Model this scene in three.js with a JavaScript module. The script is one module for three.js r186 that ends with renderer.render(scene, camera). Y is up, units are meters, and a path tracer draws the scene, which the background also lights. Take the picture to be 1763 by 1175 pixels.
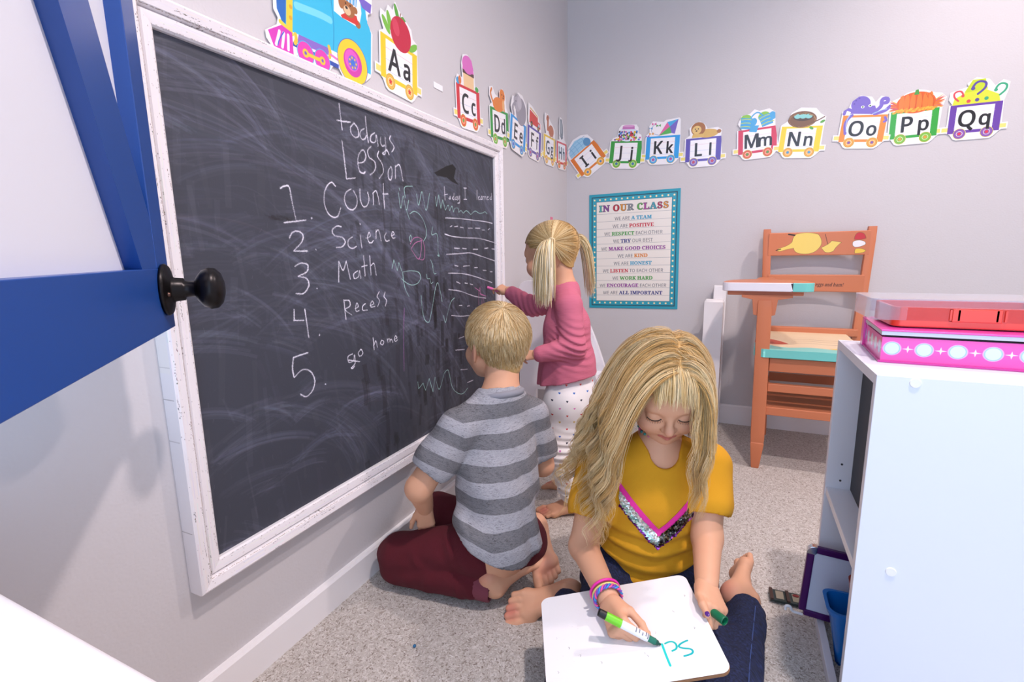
import * as THREE from 'three';
import { RoundedBoxGeometry } from 'three/addons/geometries/RoundedBoxGeometry.js';
import { mergeGeometries, mergeVertices, toCreasedNormals } from 'three/addons/utils/BufferGeometryUtils.js';
import { ImprovedNoise } from 'three/addons/math/ImprovedNoise.js';
import { RectAreaLightUniformsLib } from 'three/addons/lights/RectAreaLightUniformsLib.js';

// ---------- camera, sky, lamps, exposure ----------
// metres; x = 0 is the chalkboard wall, z = 0 the poster wall, y = 0 the carpet
const scene = new THREE.Scene();
const camera = new THREE.PerspectiveCamera(2 * Math.atan(587.5 / 849.174) * 180 / Math.PI, 1763 / 1175, 0.02, 50);
camera.position.set(0.819, 0.80, 2.465);
camera.rotation.set(-0.172266, 0.431531, -0.0142593, 'YXZ');
scene.add(camera);
const renderer = new THREE.WebGLRenderer({ antialias: true });
renderer.toneMapping = THREE.LinearToneMapping;
renderer.toneMappingExposure = 0.42;
renderer.shadowMap.enabled = true;
RectAreaLightUniformsLib.init();
scene.background = new THREE.Color().setRGB(0.57, 0.74, 1.0);   // pale daylight outside the opening behind the camera
scene.backgroundIntensity = 6.8;
const LAMPS = [[1.22, 1.93, 28], [1.66, 0.80, 19]];               // recessed ceiling downlights: x, z, candela
const LAMP_COLOR = new THREE.Color().setRGB(1.0, 0.84, 0.82);
// ---------- helpers ----------
const rng = (s) => () => { s = (s + 0x6d2b79f5) | 0; let t = Math.imul(s ^ (s >>> 15), 1 | s); t = (t + Math.imul(t ^ (t >>> 7), 61 | t)) ^ t; return ((t ^ (t >>> 14)) >>> 0) / 4294967296; };
const perlin = new ImprovedNoise();
const N3 = (x, y, z) => perlin.noise(x + 31.7, y + 17.3, z + 9.1);
const clamp = (x, a, b) => Math.min(b, Math.max(a, x));
const lerp = (a, b, t) => a + (b - a) * t;
const sm = (a, b, x) => { const t = clamp((x - a) / (b - a), 0, 1); return t * t * (3 - 2 * t); };
const taken = new Map();
function numbered(n) { const k = taken.get(n) ?? 0; taken.set(n, k + 1); return k ? n + '_' + String(k).padStart(3, '0') : n; }
function tag(o, label, category, group) { o.userData.label = label; o.userData.category = category; if (group) o.userData.group = group; return o; }
function thing(name, label, category, pos = [0, 0, 0], group) { const g = new THREE.Group(); g.name = numbered(name); g.position.set(...pos); tag(g, label, category, group); scene.add(g); return g; }
function part(parent, name, geo, m, label) { const o = new THREE.Mesh(geo, m); o.name = name; if (label) o.userData.label = label; parent.add(o); return o; }
function solo(name, geo, m, label, category, pos = [0, 0, 0], group) { const o = new THREE.Mesh(geo, m); o.name = numbered(name); o.position.set(...pos); tag(o, label, category, group); scene.add(o); return o; }
function struct(name, geo, m) { const o = new THREE.Mesh(geo, m); o.name = name; o.userData.kind = 'structure'; scene.add(o); return o; }
const M = (c, o = {}) => new THREE.MeshPhysicalMaterial({ color: new THREE.Color(c), roughness: 0.6, ...o });
const VC = (o = {}) => new THREE.MeshPhysicalMaterial({ color: 0xffffff, vertexColors: true, roughness: 0.6, ...o });
const box = (w, h, d, x = 0, y = 0, z = 0, r = 0) => { const g = r ? new RoundedBoxGeometry(w, h, d, 2, r) : new THREE.BoxGeometry(w, h, d); g.translate(x, y, z); return g; };
const span = (x0, x1, y0, y1, z0, z1, r = 0) => box(x1 - x0, y1 - y0, z1 - z0, (x0 + x1) / 2, (y0 + y1) / 2, (z0 + z1) / 2, r);
const merge = (list) => mergeGeometries(list.map((g) => { const n = g.index ? g.toNonIndexed() : g; for (const k of Object.keys(n.attributes)) if (!['position', 'normal', 'uv'].includes(k)) n.deleteAttribute(k); return n; }));
function canvas(w, h, draw) { const c = document.createElement('canvas'); c.width = w; c.height = h; draw(c.getContext('2d'), w, h); return c; }
function tex(w, h, draw, o = {}) { const t = new THREE.CanvasTexture(canvas(w, h, draw)); t.colorSpace = o.data ? THREE.NoColorSpace : THREE.SRGBColorSpace; t.wrapS = t.wrapT = o.repeat ? THREE.RepeatWrapping : THREE.ClampToEdgeWrapping; t.magFilter = THREE.LinearFilter; if (o.repeat && o.repeat !== true) t.repeat.set(...o.repeat); return t; }
function dataTex(n, f, o = {}) { const d = new Uint8Array(n * n * 4); for (let y = 0, i = 0; y < n; y++) for (let x = 0; x < n; x++, i += 4) { const c = f(x / n, y / n, x, y); d[i] = c[0]; d[i + 1] = c[1]; d[i + 2] = c[2]; d[i + 3] = 255; } const t = new THREE.DataTexture(d, n, n); t.colorSpace = o.data ? THREE.NoColorSpace : THREE.SRGBColorSpace; t.wrapS = t.wrapT = THREE.RepeatWrapping; t.magFilter = THREE.LinearFilter; t.needsUpdate = true; if (o.repeat) t.repeat.set(...o.repeat); return t; }
// uv in metres from positions: axes a, b of 'x','y','z'
function uvm(g, a, b, s = 1, ou = 0, ov = 0) { const p = g.attributes.position, ix = { x: 0, y: 1, z: 2 }, uv = new Float32Array(p.count * 2); for (let i = 0; i < p.count; i++) { uv[2 * i] = p.array[3 * i + ix[a]] * s + ou; uv[2 * i + 1] = p.array[3 * i + ix[b]] * s + ov; } g.setAttribute('uv', new THREE.BufferAttribute(uv, 2)); return g; }
function paint(g, f) { const p = g.attributes.position, nn = g.attributes.normal, c = new Float32Array(p.count * 3); for (let i = 0; i < p.count; i++) { const k = f(p.getX(i), p.getY(i), p.getZ(i), nn.getX(i), nn.getY(i), nn.getZ(i)); c.set(k, 3 * i); } g.setAttribute('color', new THREE.BufferAttribute(c, 3)); return g; }
const lin = (hex) => { const c = new THREE.Color(hex); return [c.r, c.g, c.b]; };
const tube = (pts, r, seg = 24, rad = 8, closed = false) => new THREE.TubeGeometry(new THREE.CatmullRomCurve3(pts.map((p) => new THREE.Vector3(...p)), closed), seg, r, rad, closed);
const extr = (pts, depth, bevel = 0) => new THREE.ExtrudeGeometry(Array.isArray(pts) ? new THREE.Shape(pts.map((p) => new THREE.Vector2(...p))) : pts, { depth, bevelEnabled: bevel > 0, bevelThickness: bevel, bevelSize: bevel, bevelSegments: 2, curveSegments: 24 });
// ---------- the room ----------
const RX = 2.45, RZ = 3.1, CEIL = 2.4;
const wallBump = dataTex(256, (u, v) => { const k = 128 + 60 * N3(u * 64, v * 64, 1) + 40 * N3(u * 128, v * 128, 5); return [k, k, k]; }, { data: true });
const wallMat = new THREE.MeshPhysicalMaterial({ color: new THREE.Color().setRGB(0.62, 0.60, 0.61), roughness: 0.75, bumpMap: wallBump, bumpScale: 0.0006 });
const white = M('#f1eff0', { roughness: 0.45 });
const ceilMat = M('#f3f2f0', { roughness: 0.9 });
struct('wall_left', uvm(span(-0.12, 0, -0.1, CEIL, -0.12, RZ + 0.12), 'z', 'y', 3), wallMat);
struct('wall_back', uvm(span(0, RX, -0.1, CEIL, -0.12, 0), 'x', 'y', 3), wallMat);
struct('wall_right', uvm(span(RX, RX + 0.12, -0.1, CEIL, -0.12, RZ + 0.12), 'z', 'y', 3), wallMat);
struct('ceiling', span(-0.12, RX + 0.12, CEIL, CEIL + 0.12, -0.12, RZ + 0.12), ceilMat);
// front wall behind the camera with a wide opening to the daylight
struct('wall_front', uvm(merge([span(0, 0.25, -0.1, CEIL, RZ, RZ + 0.12), span(2.1, RX, -0.1, CEIL, RZ, RZ + 0.12), span(0.25, 2.1, 2.1, CEIL, RZ, RZ + 0.12)]), 'x', 'y', 3), wallMat);
// carpet
{
  const r = rng(5), n = 1024, tone = [[190, 184, 177], [212, 207, 202], [164, 155, 146], [198, 192, 186], [136, 125, 115], [222, 219, 216]];
  const base = new Uint8Array(n * n * 4), hgt = new Float32Array(n * n), col = new Float32Array(n * n * 3);
  for (let i = 0; i < n * n; i++) { col[3 * i] = 176; col[3 * i + 1] = 169; col[3 * i + 2] = 162; hgt[i] = 60; }
  for (let k = 0; k < 130000; k++) {                       // tufts: short twisted yarn ends lying every way
    const cx = r() * n, cy = r() * n, a = r() * 6.28, L = 3 + r() * 4, w = 1.2 + r() * 1.1, t = tone[Math.floor(r() * r() * 6)], h = 90 + r() * 165;
    for (let s = -L; s <= L; s += 0.7) for (let q = -w; q <= w; q += 0.7) {
      const x = ((Math.round(cx + Math.cos(a) * s - Math.sin(a) * q) % n) + n) % n, y = ((Math.round(cy + Math.sin(a) * s + Math.cos(a) * q) % n) + n) % n, i = y * n + x, hh = h * (1 - (q / (w + 0.6)) ** 2 * 0.6);
      if (hh > hgt[i] * 0.8) { hgt[i] = hh; col[3 * i] = t[0]; col[3 * i + 1] = t[1]; col[3 * i + 2] = t[2]; }
    }
  }
  const bump = new Uint8Array(n * n * 4);
  for (let i = 0; i < n * n; i++) { for (let c = 0; c < 3; c++) { base[4 * i + c] = col[3 * i + c]; bump[4 * i + c] = hgt[i]; } base[4 * i + 3] = bump[4 * i + 3] = 255; }
  const mk = (d, srgb) => { const t = new THREE.DataTexture(d, n, n); t.wrapS = t.wrapT = THREE.RepeatWrapping; t.magFilter = THREE.LinearFilter; t.colorSpace = srgb ? THREE.SRGBColorSpace : THREE.NoColorSpace; t.needsUpdate = true; return t; };
  const m = new THREE.MeshPhysicalMaterial({ map: mk(base, true), bumpMap: mk(bump, false), bumpScale: 0.002, roughness: 1, sheen: 0.2, sheenRoughness: 0.8 });
  struct('floor', uvm(span(-0.12, RX + 0.12, -0.1, 0, -0.12, RZ + 0.6), 'x', 'z', 1.7), m);
}
// skirting boards with an eased top edge
const skirt = (len, h, t) => extr([[0, 0], [t, 0], [t, h - 0.006], [t - 0.004, h], [0, h]], len);
{
  const a = skirt(RZ, 0.072, 0.014); struct('baseboard_left', a, white);
  const b = skirt(RX, 0.092, 0.014); b.rotateY(-Math.PI / 2); b.translate(RX, 0, 0); struct('baseboard_back', b, white);
}
// recessed ceiling downlights: trim ring, glowing lens and the lamp's light
LAMPS.forEach(([x, z, cd], i) => {
  const g = thing('ceiling_downlight', i ? 'round recessed ceiling downlight above the school desk chair' : 'round recessed ceiling downlight above the middle of the room', 'ceiling light', [x, CEIL, z]);
  const ring = new THREE.LatheGeometry([[0.062, -0.001], [0.064, -0.006], [0.085, -0.004], [0.087, -0.0005]].map((p) => new THREE.Vector2(...p)), 40); part(g, 'trim_ring', ring, white);
  const lens = new THREE.CylinderGeometry(0.062, 0.062, 0.002, 40); lens.translate(0, -0.0015, 0);
  part(g, 'lens', lens, new THREE.MeshStandardMaterial({ color: 0xffffff, emissive: LAMP_COLOR, emissiveIntensity: 6, roughness: 0.5 }));
  const s = new THREE.SpotLight(LAMP_COLOR, cd, 0, 1.35, 0.5, 2); s.name = 'lamp_light'; s.position.set(0, -0.01, 0); s.target.position.set(0, -1, 0); s.shadow.radius = 2.5; s.shadow.mapSize.set(2048, 2048); s.castShadow = true; g.add(s); g.add(s.target);
});
const CHALK = [  // colour, width (mm), strokes as x, y in mm from the slate's lower left corner
  [0, 7, [[380,843,382,813,384,789],[370,806,411,811],[423,812,411,800,411,789,422,782,432,784,436,791,433,804,423,812],[456,807,445,801,440,790,447,782,457,786,462,794],[462,835,464,804,467,778],[491,805,478,796,475,785,482,782,493,786,497,801,502,777],[513,800,512,786,518,780,527,784],[530,803,529,773,517,763,524,762,533,774,542,764],[552,811,547,802,563,786,553,773],[381,766,384,731,387,687],[387,687,416,693],[427,727,447,733,456,747,448,759,434,749,427,730,432,709,444,707,450,711],[476,772,463,760,466,747,485,739,488,727,481,716,466,706],[503,766,497,754,513,738,516,721,499,702],[546,737,535,724,535,708,541,704,548,713,550,729,546,737],[564,743,562,711],[564,739,581,746,593,708]]],
  [0, 6, [[206,647,214,651,226,653,231,627,237,591],[208,583,263,591],[277,595,279,596],[352,667,342,674,328,666,318,649,316,627,324,609,336,602,350,603,363,623],[399,667,382,657,376,640,384,625,398,621,413,631,416,649,406,664],[428,670,428,644,437,631,449,635,457,649,454,666],[473,666,472,638],[472,665,484,672,491,658,494,640],[513,693,512,663,513,633],[508,667,529,669],[217,554,226,565,239,568,251,562,249,550,225,529],[225,529,260,529],[281,533,283,531],[360,582,347,583,332,572,337,563,363,558,369,549,359,539,340,537],[393,561,379,553,378,541,389,535,404,540],[419,566,422,536],[421,592,422,590],[438,559,454,565,450,573,444,562,448,550,457,549,464,554],[476,580,474,559],[475,574,484,580,493,554],[514,575,506,564,512,554,524,556],[534,567,545,572,540,578,534,569,539,562,548,563]]],
  [1, 3, [[571,678,578,639,591,670,601,636,614,662],[575,689,577,683],[634,700,598,692,599,667],[601,636,613,613],[616,627,636,635,660,628,680,610,689,588,686,569,672,556],[650,682,658,653,676,690,692,642,714,690],[615,572,619,565,612,555,609,564,615,572]]],
  [2, 3, [[611,548,627,563,647,567,668,561],[614,536,634,551,668,559],[663,556,661,534,647,508,614,534],[672,556,678,534,670,507,647,508]]],
  [0, 6, [[224,499,241,505,257,501,255,489,231,479],[231,479,252,473,256,460,240,444,221,445],[276,452,277,451],[213,414,211,393],[210,392,236,389],[240,412,244,352],[273,354,273,352],[239,321,201,318],[201,318,196,296,198,277],[198,277,220,288,240,281,250,259,242,239,224,230,210,239],[278,244,279,242]]],
  [0, 5, [[340,461,345,507],[345,507,356,487,368,507],[368,507,377,466],[403,484,389,477,390,467,404,471,409,484,412,466],[426,519,427,471],[417,493,437,496],[447,519,448,472],[450,495,460,500,467,471],[352,421,354,376],[352,420,369,417,370,406,354,399,374,384],[386,397,397,402,393,410,388,402,389,391,399,392],[422,406,412,401,411,392,427,390],[437,400,451,403,447,410,440,404,441,396,455,396],[474,431,465,419,473,409,465,395],[496,428,491,417,500,407,494,393],[367,294,352,290,353,277,368,277,373,290,373,270,360,262,364,260,371,264],[353,282,389,271],[394,299,386,292,390,284,401,288,398,298,394,299],[441,320,442,290],[442,301,450,311,455,294],[472,309,467,302,475,297,480,305,472,309],[494,310,496,299],[494,306,502,308,504,299],[504,302,509,306,516,296],[522,303,533,306,528,312,522,304,527,297,535,300]]],
  [3, 4, [[571,380,563,315,556,211]]],
  [1, 4, [[743,684,746,657],[746,657,760,690],[760,690,769,653],[769,653,780,678],[780,678,794,650],[794,650,810,665,817,650],[817,650,832,664,839,647],[839,647,849,659,869,659,871,649],[871,649,885,655,898,648],[898,648,919,657,947,647],[947,647,977,660,1007,655,1035,659],[1035,659,1047,663,1063,657],[722,598,716,576,741,579,746,557,745,526,750,515,742,518],[704,506,714,489,714,483,721,465,731,466],[681,465,684,453,697,451,702,438,712,441],[529,486,538,507],[538,507,550,480],[550,480,558,500],[558,500,568,478],[570,475,611,477,646,470,652,457,638,443,608,439,580,449,566,458],[572,475,575,447,580,429,595,408],[709,384,722,419,736,438,749,411,756,380]]],
  [0, 4, [[792,717,794,678],[790,693,808,697],[823,692,816,685,824,685,823,692],[846,704,843,682],[843,684,835,687,842,694],[858,695,851,686,861,687,864,696,865,684],[871,698,872,688,880,699],[880,699,878,679,866,676],[906,726,924,727],[914,726,914,692],[904,691,924,693],[994,729,992,698],[1002,704,1010,710,1002,707,1004,699,1012,701],[1026,713,1017,702,1027,703,1028,713,1030,701],[1035,714,1035,702],[1036,711,1043,714],[1046,714,1048,703],[1048,711,1055,714,1059,704],[1065,711,1075,715,1067,715,1067,705,1077,707],[1099,730,1100,708],[1098,709,1086,709,1095,718]]],
  [0, 6, [[791,627,873,630,964,630,1041,630,1101,627],[785,580,818,575,897,572,999,572,1117,560],[790,520,867,522,936,524,1011,513,1123,494],[797,464,890,458,969,445,1089,419],[795,414,859,405,965,379,1040,367]]],
  [0, 7, [[817,602,828,606],[842,604,862,606],[877,604,897,603],[927,603,956,604],[974,605,1008,606],[1022,601,1041,601],[1066,603,1081,608],[836,539,868,538],[886,539,912,537],[955,536,989,536],[1038,539,1065,541],[1093,538,1114,537],[837,486,856,483],[888,482,930,483],[962,476,984,475],[1021,465,1047,463],[1074,458,1093,457],[844,435,866,428],[894,428,913,426],[929,423,948,420]]],
  [1, 3, [[650,407,653,365,665,335,682,328,698,357,721,418],[761,338,771,316,784,341,809,377,829,386],[615,167,618,146],[618,146,640,157],[640,157,651,133],[651,133,672,163],[672,163,688,119],[688,119,702,160],[702,160,722,118,755,161,774,166,784,144,795,108,818,84,853,68,875,70,892,78]]],
  [2, 4, [[961,409,996,395],[996,395,1005,410],[993,407,1000,383],[1000,383,1041,374],[1041,374,996,387],[988,400,985,349],[1011,371,1010,347,1023,346,1020,372]]],
  [0, 6, [[807,333,861,324,920,320],[855,359,874,358],[906,352,922,352],[962,339,981,341],[846,254,879,255],[823,220,880,212],[851,150,895,142],[892,97,931,96]]],
];
// ---------- chalkboard ----------
const BZ0 = 1.966, BY0 = 0.2855, BW = 1.115, BH = 0.85;       // slate: lower left corner as seen, width, height
{
  const PX = 1.83, W = 2040, H = 1556, r = rng(11);
  const map = tex(W, H, (g) => {
    g.fillStyle = '#3c3f4a'; g.fillRect(0, 0, W, H);
    g.lineCap = 'round'; g.lineJoin = 'round';
    // wiped chalk dust: long arcs of an eraser, darker wet wipes, vertical scrubbing
    for (let k = 0; k < 520; k++) {
      const cx = r() * W * 0.9 - 100, cy = 300 + r() * H * 1.1, R = 250 + r() * 1100, a = -2.2 + r() * 1.5, L = 0.15 + r() * 0.5, t = 1 - Math.min(1, (cx / W) * 0.9);
      const al = 0.010 + 0.036 * r() * (0.4 + t), wid = 20 + r() * 80, dk = r() * 24; g.lineCap = 'butt';
      for (let q = 0; q < 12; q++) { g.strokeStyle = `rgba(${150 + dk},${154 + dk},${184 + dk},${al * (0.4 + 1.2 * r())})`; g.lineWidth = 3 + r() * 9; const o = (r() - 0.5) * wid, s0 = (r() - 0.5) * 0.22, s1 = (r() - 0.5) * 0.22; g.beginPath(); g.arc(cx, cy, Math.max(10, R + o), a + s0, a + Math.max(s0 + 0.03, L + s1)); g.stroke(); }
    }
    for (let k = 0; k < 260; k++) { const x = r() * W, y = r() * H, L = 40 + r() * 200, t = 1 - 0.7 * x / W; g.strokeStyle = `rgba(165,162,182,${0.02 + 0.05 * r() * t})`; g.lineWidth = 4 + r() * 26; g.beginPath(); g.moveTo(x, y); g.lineTo(x + (r() - 0.5) * 60, y + L); g.stroke(); }
    for (let k = 0; k < 230; k++) { const x = W * (0.35 + 0.65 * r()), y = r() * H, L = 40 + r() * 190; g.strokeStyle = `rgba(22,20,23,${0.08 + 0.2 * r()})`; g.lineWidth = 6 + r() * 28; g.beginPath(); g.moveTo(x, y); g.quadraticCurveTo(x + (r() - 0.5) * 40, y + L / 2, x + (r() - 0.5) * 40, y + L); g.stroke(); }
    for (let k = 0; k < 60; k++) { const x = W * (0.55 + 0.22 * r()), y = H * (0.45 + 0.4 * r()), L = 30 + r() * 110; g.strokeStyle = `rgba(14,13,15,${0.15 + 0.3 * r()})`; g.lineWidth = 10 + r() * 26; g.beginPath(); g.moveTo(x, y); g.lineTo(x + (r() - 0.5) * 16, y + L); g.stroke(); }
    for (let k = 0; k < 70; k++) { const a = r() * 0.5 + 0.1, x = r() * W * 0.6, y = r() * H * 0.6, L = 200 + r() * 500; g.strokeStyle = `rgba(178,172,195,${0.02 + 0.04 * r()})`; g.lineWidth = 2 + r() * 8; g.beginPath(); g.moveTo(x, y); g.quadraticCurveTo(x + L / 2, y - 60 * r(), x + L * Math.cos(a), y + L * Math.sin(a)); g.stroke(); }
    for (let k = 0; k < 500; k++) { const x = r() * W, y = r() * H, a = r() * 3; g.strokeStyle = `rgba(200,196,212,${0.04 + 0.12 * r() * r()})`; g.lineWidth = 1 + r(); g.beginPath(); g.moveTo(x, y); g.lineTo(x + Math.cos(a) * 18 * r(), y + Math.sin(a) * 18); g.stroke(); }
    // wet black patch
    const blot = [741, 749, 808, 777, 844, 788, 862, 778, 848, 748, 876, 731, 836, 736, 806, 745, 755, 743];
    g.fillStyle = '#131214'; g.beginPath(); for (let i = 0; i < blot.length; i += 2) g.lineTo(blot[i] * PX, H - blot[i + 1] * PX); g.fill();
    g.lineCap = 'round'; for (const [x, y, w, h] of [[600, 700, 80, 10], [200, 592, 50, 8], [770, 640, 110, 60]]) for (let k = 0; k < 26; k++) { g.strokeStyle = `rgba(16,15,18,${0.05 + 0.10 * r()})`; g.lineWidth = 3 + r() * 12; const qx = (x + (r() - 0.5) * w) * PX, qy = H - (y + (r() - 0.5) * h) * PX, d = w * (0.15 + 0.25 * r()); g.beginPath(); g.moveTo(qx - d, qy - d * 0.2); g.quadraticCurveTo(qx, qy + 4, qx + d, qy + d * 0.15); g.stroke(); }
    // chalk writing: grainy strokes
    const ink = [[236, 234, 246], [168, 214, 206], [206, 120, 176], [160, 104, 168]];
    for (const [c, w, list] of CHALK) for (const s of list) {
      const pts = []; for (let i = 0; i < s.length; i += 2) pts.push(new THREE.Vector3(s[i] * PX, H - s[i + 1] * PX, 0));
      const curve = new THREE.CatmullRomCurve3(pts, false, 'centripetal'), L = curve.getLength(), n = Math.max(4, Math.ceil(L / 1.3)), wd = w * PX * 0.5 * (c === 0 ? 0.82 : 0.8), [R, G, B] = ink[c];
      for (let i = 0; i <= n; i++) {
        const p = curve.getPoint(i / n), press = 0.75 + 0.25 * Math.sin(i * 0.05 + s[0]);
        for (let k = 0; k < (c === 0 ? 7 : 6); k++) { const q = (r() + r() - 1) * wd * 1.05, a = r() * 6.28; g.fillStyle = `rgba(${R},${G},${B},${(c === 0 ? 0.5 : 0.46) * press * (0.4 + r())})`; g.beginPath(); g.arc(p.x + Math.cos(a) * q, p.y + Math.sin(a) * q, 0.6 + r() * 1.1, 0, 7); g.fill(); }
      }
    }
  });
  const grain = dataTex(512, (u, v) => { const k = 128 + 70 * N3(u * 200, v * 200, 2) + 50 * N3(u * 60, v * 60, 8); return [k, k, k]; }, { data: true, repeat: [4, 3] });
  const t = thing('chalkboard', 'large chalkboard covered in a handwritten lesson list, in a distressed white frame', 'chalkboard', [0, 0, 0]);
  const slate = new THREE.BoxGeometry(0.010, BH + 0.01, BW + 0.01);
  { const p = slate.attributes.position, uv = slate.attributes.uv; for (let i = 0; i < p.count; i++) { uv.setXY(i, (0.005 + BW / 2 - p.getZ(i) - 0.005) / BW, (p.getY(i) + BH / 2) / BH); } }
  const sl = part(t, 'slate', slate, new THREE.MeshPhysicalMaterial({ map, roughness: 0.62, bumpMap: grain, bumpScale: 0.0003 }), 'dark slate with white, green and pink chalk writing');
  sl.position.set(0.007, BY0 + BH / 2, BZ0 - BW / 2);
  // frame: four mitred mouldings with a groove, white paint chipped to the dark wood
  const chips = tex(1024, 128, (g, W2, H2) => {
    g.fillStyle = '#f2eef0'; g.fillRect(0, 0, W2, H2);
    for (let k = 0; k < 90; k++) { g.fillStyle = `rgba(${225 + r() * 25},${222 + r() * 25},${226 + r() * 20},.5)`; g.fillRect(r() * W2, r() * H2, 30 + r() * 90, 1 + r() * 5); }
    for (let k = 0; k < 17; k++) { const x0 = r() * W2, y0 = r() < 0.6 ? [14, 52, 68, 112][Math.floor(r() * 4)] : r() * H2, n = 4 + r() * 14; for (let i = 0; i < n; i++) { g.fillStyle = `rgba(${70 + r() * 40},${62 + r() * 30},${60 + r() * 30},${0.5 + r() * 0.5})`; g.beginPath(); g.ellipse(x0 + i * 4 + r() * 4, y0 + (r() - 0.5) * 7, 0.6 + r() * 2.6, 0.4 + r() * 1.5, 0, 0, 7); g.fill(); } }
    for (let k = 0; k < 120; k++) { g.fillStyle = `rgba(80,70,68,${0.3 + r() * 0.5})`; g.fillRect(r() * W2, r() * H2, 1 + r() * 2.5, 1 + r() * 1.5); }
    for (let x = 0; x < W2; x += 3) { if (r() < 0.75) { g.fillStyle = `rgba(140,116,104,${0.25 + r() * 0.45})`; g.fillRect(x, 58 + (r() - 0.5) * 2, 4, 2.5); } if (r() < 0.22) { g.fillStyle = `rgba(110,84,74,${0.3 + r() * 0.4})`; g.fillRect(x, 117 + (r() - 0.5) * 2, 4, 2); } }
  }, { repeat: true });
  const fm = new THREE.MeshPhysicalMaterial({ map: chips, roughness: 0.5 });
  const prof = [[0, 0.008], [0, 0.019], [0.003, 0.022], [0.0175, 0.0255], [0.0195, 0.0235], [0.0195, 0.021], [0.0215, 0.021], [0.0225, 0.0275], [0.025, 0.030], [0.039, 0.033], [0.043, 0.030], [0.044, 0.026], [0.044, 0.0]];
  const Z1 = BZ0 - BW, Y1 = BY0 + BH, corners = [[BZ0, BY0, 1, -1], [Z1, BY0, -1, -1], [Z1, Y1, -1, 1], [BZ0, Y1, 1, 1]];
  for (let e = 0; e < 4; e++) {
    const a = corners[e], b = corners[(e + 1) % 4], pos = [], uv = [], idx = []; let arc = 0;
    prof.forEach(([d, x], i) => { if (i) arc += Math.hypot(d - prof[i - 1][0], x - prof[i - 1][1]); const v = d / 0.044; pos.push(x, a[1] + a[3] * d, a[0] + a[2] * d, x, b[1] + b[3] * d, b[0] + b[2] * d); const L = (e % 2 ? BH : BW); uv.push(-d / 0.6 + e * 0.31, v, (L + d) / 0.6 + e * 0.31, v); });
    for (let i = 0; i < prof.length - 1; i++) { const k = 2 * i; idx.push(k, k + 1, k + 2, k + 1, k + 3, k + 2); }
    let g = new THREE.BufferGeometry(); g.setAttribute('position', new THREE.Float32BufferAttribute(pos, 3)); g.setAttribute('uv', new THREE.Float32BufferAttribute(uv, 2)); g.setIndex(idx); g = toCreasedNormals(g.toNonIndexed(), 0.5);
    part(t, 'frame_rail', g, fm);
  }
}
// ---------- the alphabet train: one printed card per car ----------
function cardMesh(name, label, group, outline, x0, y0, w, h, draw, wall, cu, cv, rot, lift = 0.003) {   // all in mm about the card's centre; wall 'left' or 'back'
  const s = 2.2, map = tex(Math.round(w * s), Math.round(h * s), (g) => { g.fillStyle = '#f7f5f6'; g.fillRect(0, 0, w * s, h * s); g.setTransform(s, 0, 0, -s, -x0 * s, (y0 + h) * s); g.lineJoin = g.lineCap = 'round'; draw(g); });
  const geo = extr(outline, 1.0), p = geo.attributes.position, uv = geo.attributes.uv;
  for (let i = 0; i < p.count; i++) uv.setXY(i, (p.getX(i) - x0) / w, (p.getY(i) - y0) / h);
  geo.scale(0.001, 0.001, 0.001);
  const o = solo(name, geo, new THREE.MeshPhysicalMaterial({ map, roughness: 0.35, clearcoat: 0.5, clearcoatRoughness: 0.12 }), label, 'wall card', [0, 0, 0], group);
  const R = new THREE.Matrix4().makeRotationZ(rot * Math.PI / 180), tilt = new THREE.Matrix4().makeRotationX(0.012), m = new THREE.Matrix4();
  if (wall === 'left') m.makeRotationY(Math.PI / 2).setPosition(lift, cv, -cu); else m.setPosition(cu, cv, lift);
  o.matrixAutoUpdate = true; m.multiply(R).multiply(tilt).decompose(o.position, o.quaternion, o.scale);
  return o;
}
const el = (g, c, x, y, rx, ry = rx, a = 0) => { g.fillStyle = c; g.beginPath(); g.ellipse(x, y, rx, ry, a, 0, 7); g.fill(); };
const poly = (g, c, pts, line) => { g.beginPath(); for (let i = 0; i < pts.length; i += 2) g.lineTo(pts[i], pts[i + 1]); g.closePath(); g.fillStyle = c; g.fill(); if (line) { g.strokeStyle = line; g.lineWidth = 1; g.stroke(); } };
const stroke = (g, c, w, pts, close) => { g.strokeStyle = c; g.lineWidth = w; g.beginPath(); g.moveTo(pts[0], pts[1]); for (let i = 2; i + 2 < pts.length; i += 2) g.quadraticCurveTo(pts[i], pts[i + 1], (pts[i] + pts[i + 2]) / 2, (pts[i + 1] + pts[i + 3]) / 2); g.lineTo(pts.at(-2), pts.at(-1)); if (close) g.closePath(); g.stroke(); };
function star(g, c, x, y, r) { g.fillStyle = c; g.beginPath(); for (let i = 0; i < 10; i++) { const a = i * Math.PI / 5 + Math.PI / 2, q = i % 2 ? r * 0.45 : r; g.lineTo(x + Math.cos(a) * q, y + Math.sin(a) * q); } g.fill(); }
const up = (g, s, x, y, size, c, font = 'sans-serif', wt = '', ln = 0) => { g.save(); g.translate(x, y); g.scale(1, -1); g.font = `${wt} ${size}px ${font}`; g.textAlign = 'center'; g.fillStyle = c; g.fillText(s, 0, 0); if (ln) { g.strokeStyle = c; g.lineWidth = ln; g.strokeText(s, 0, 0); } g.restore(); };
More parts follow.
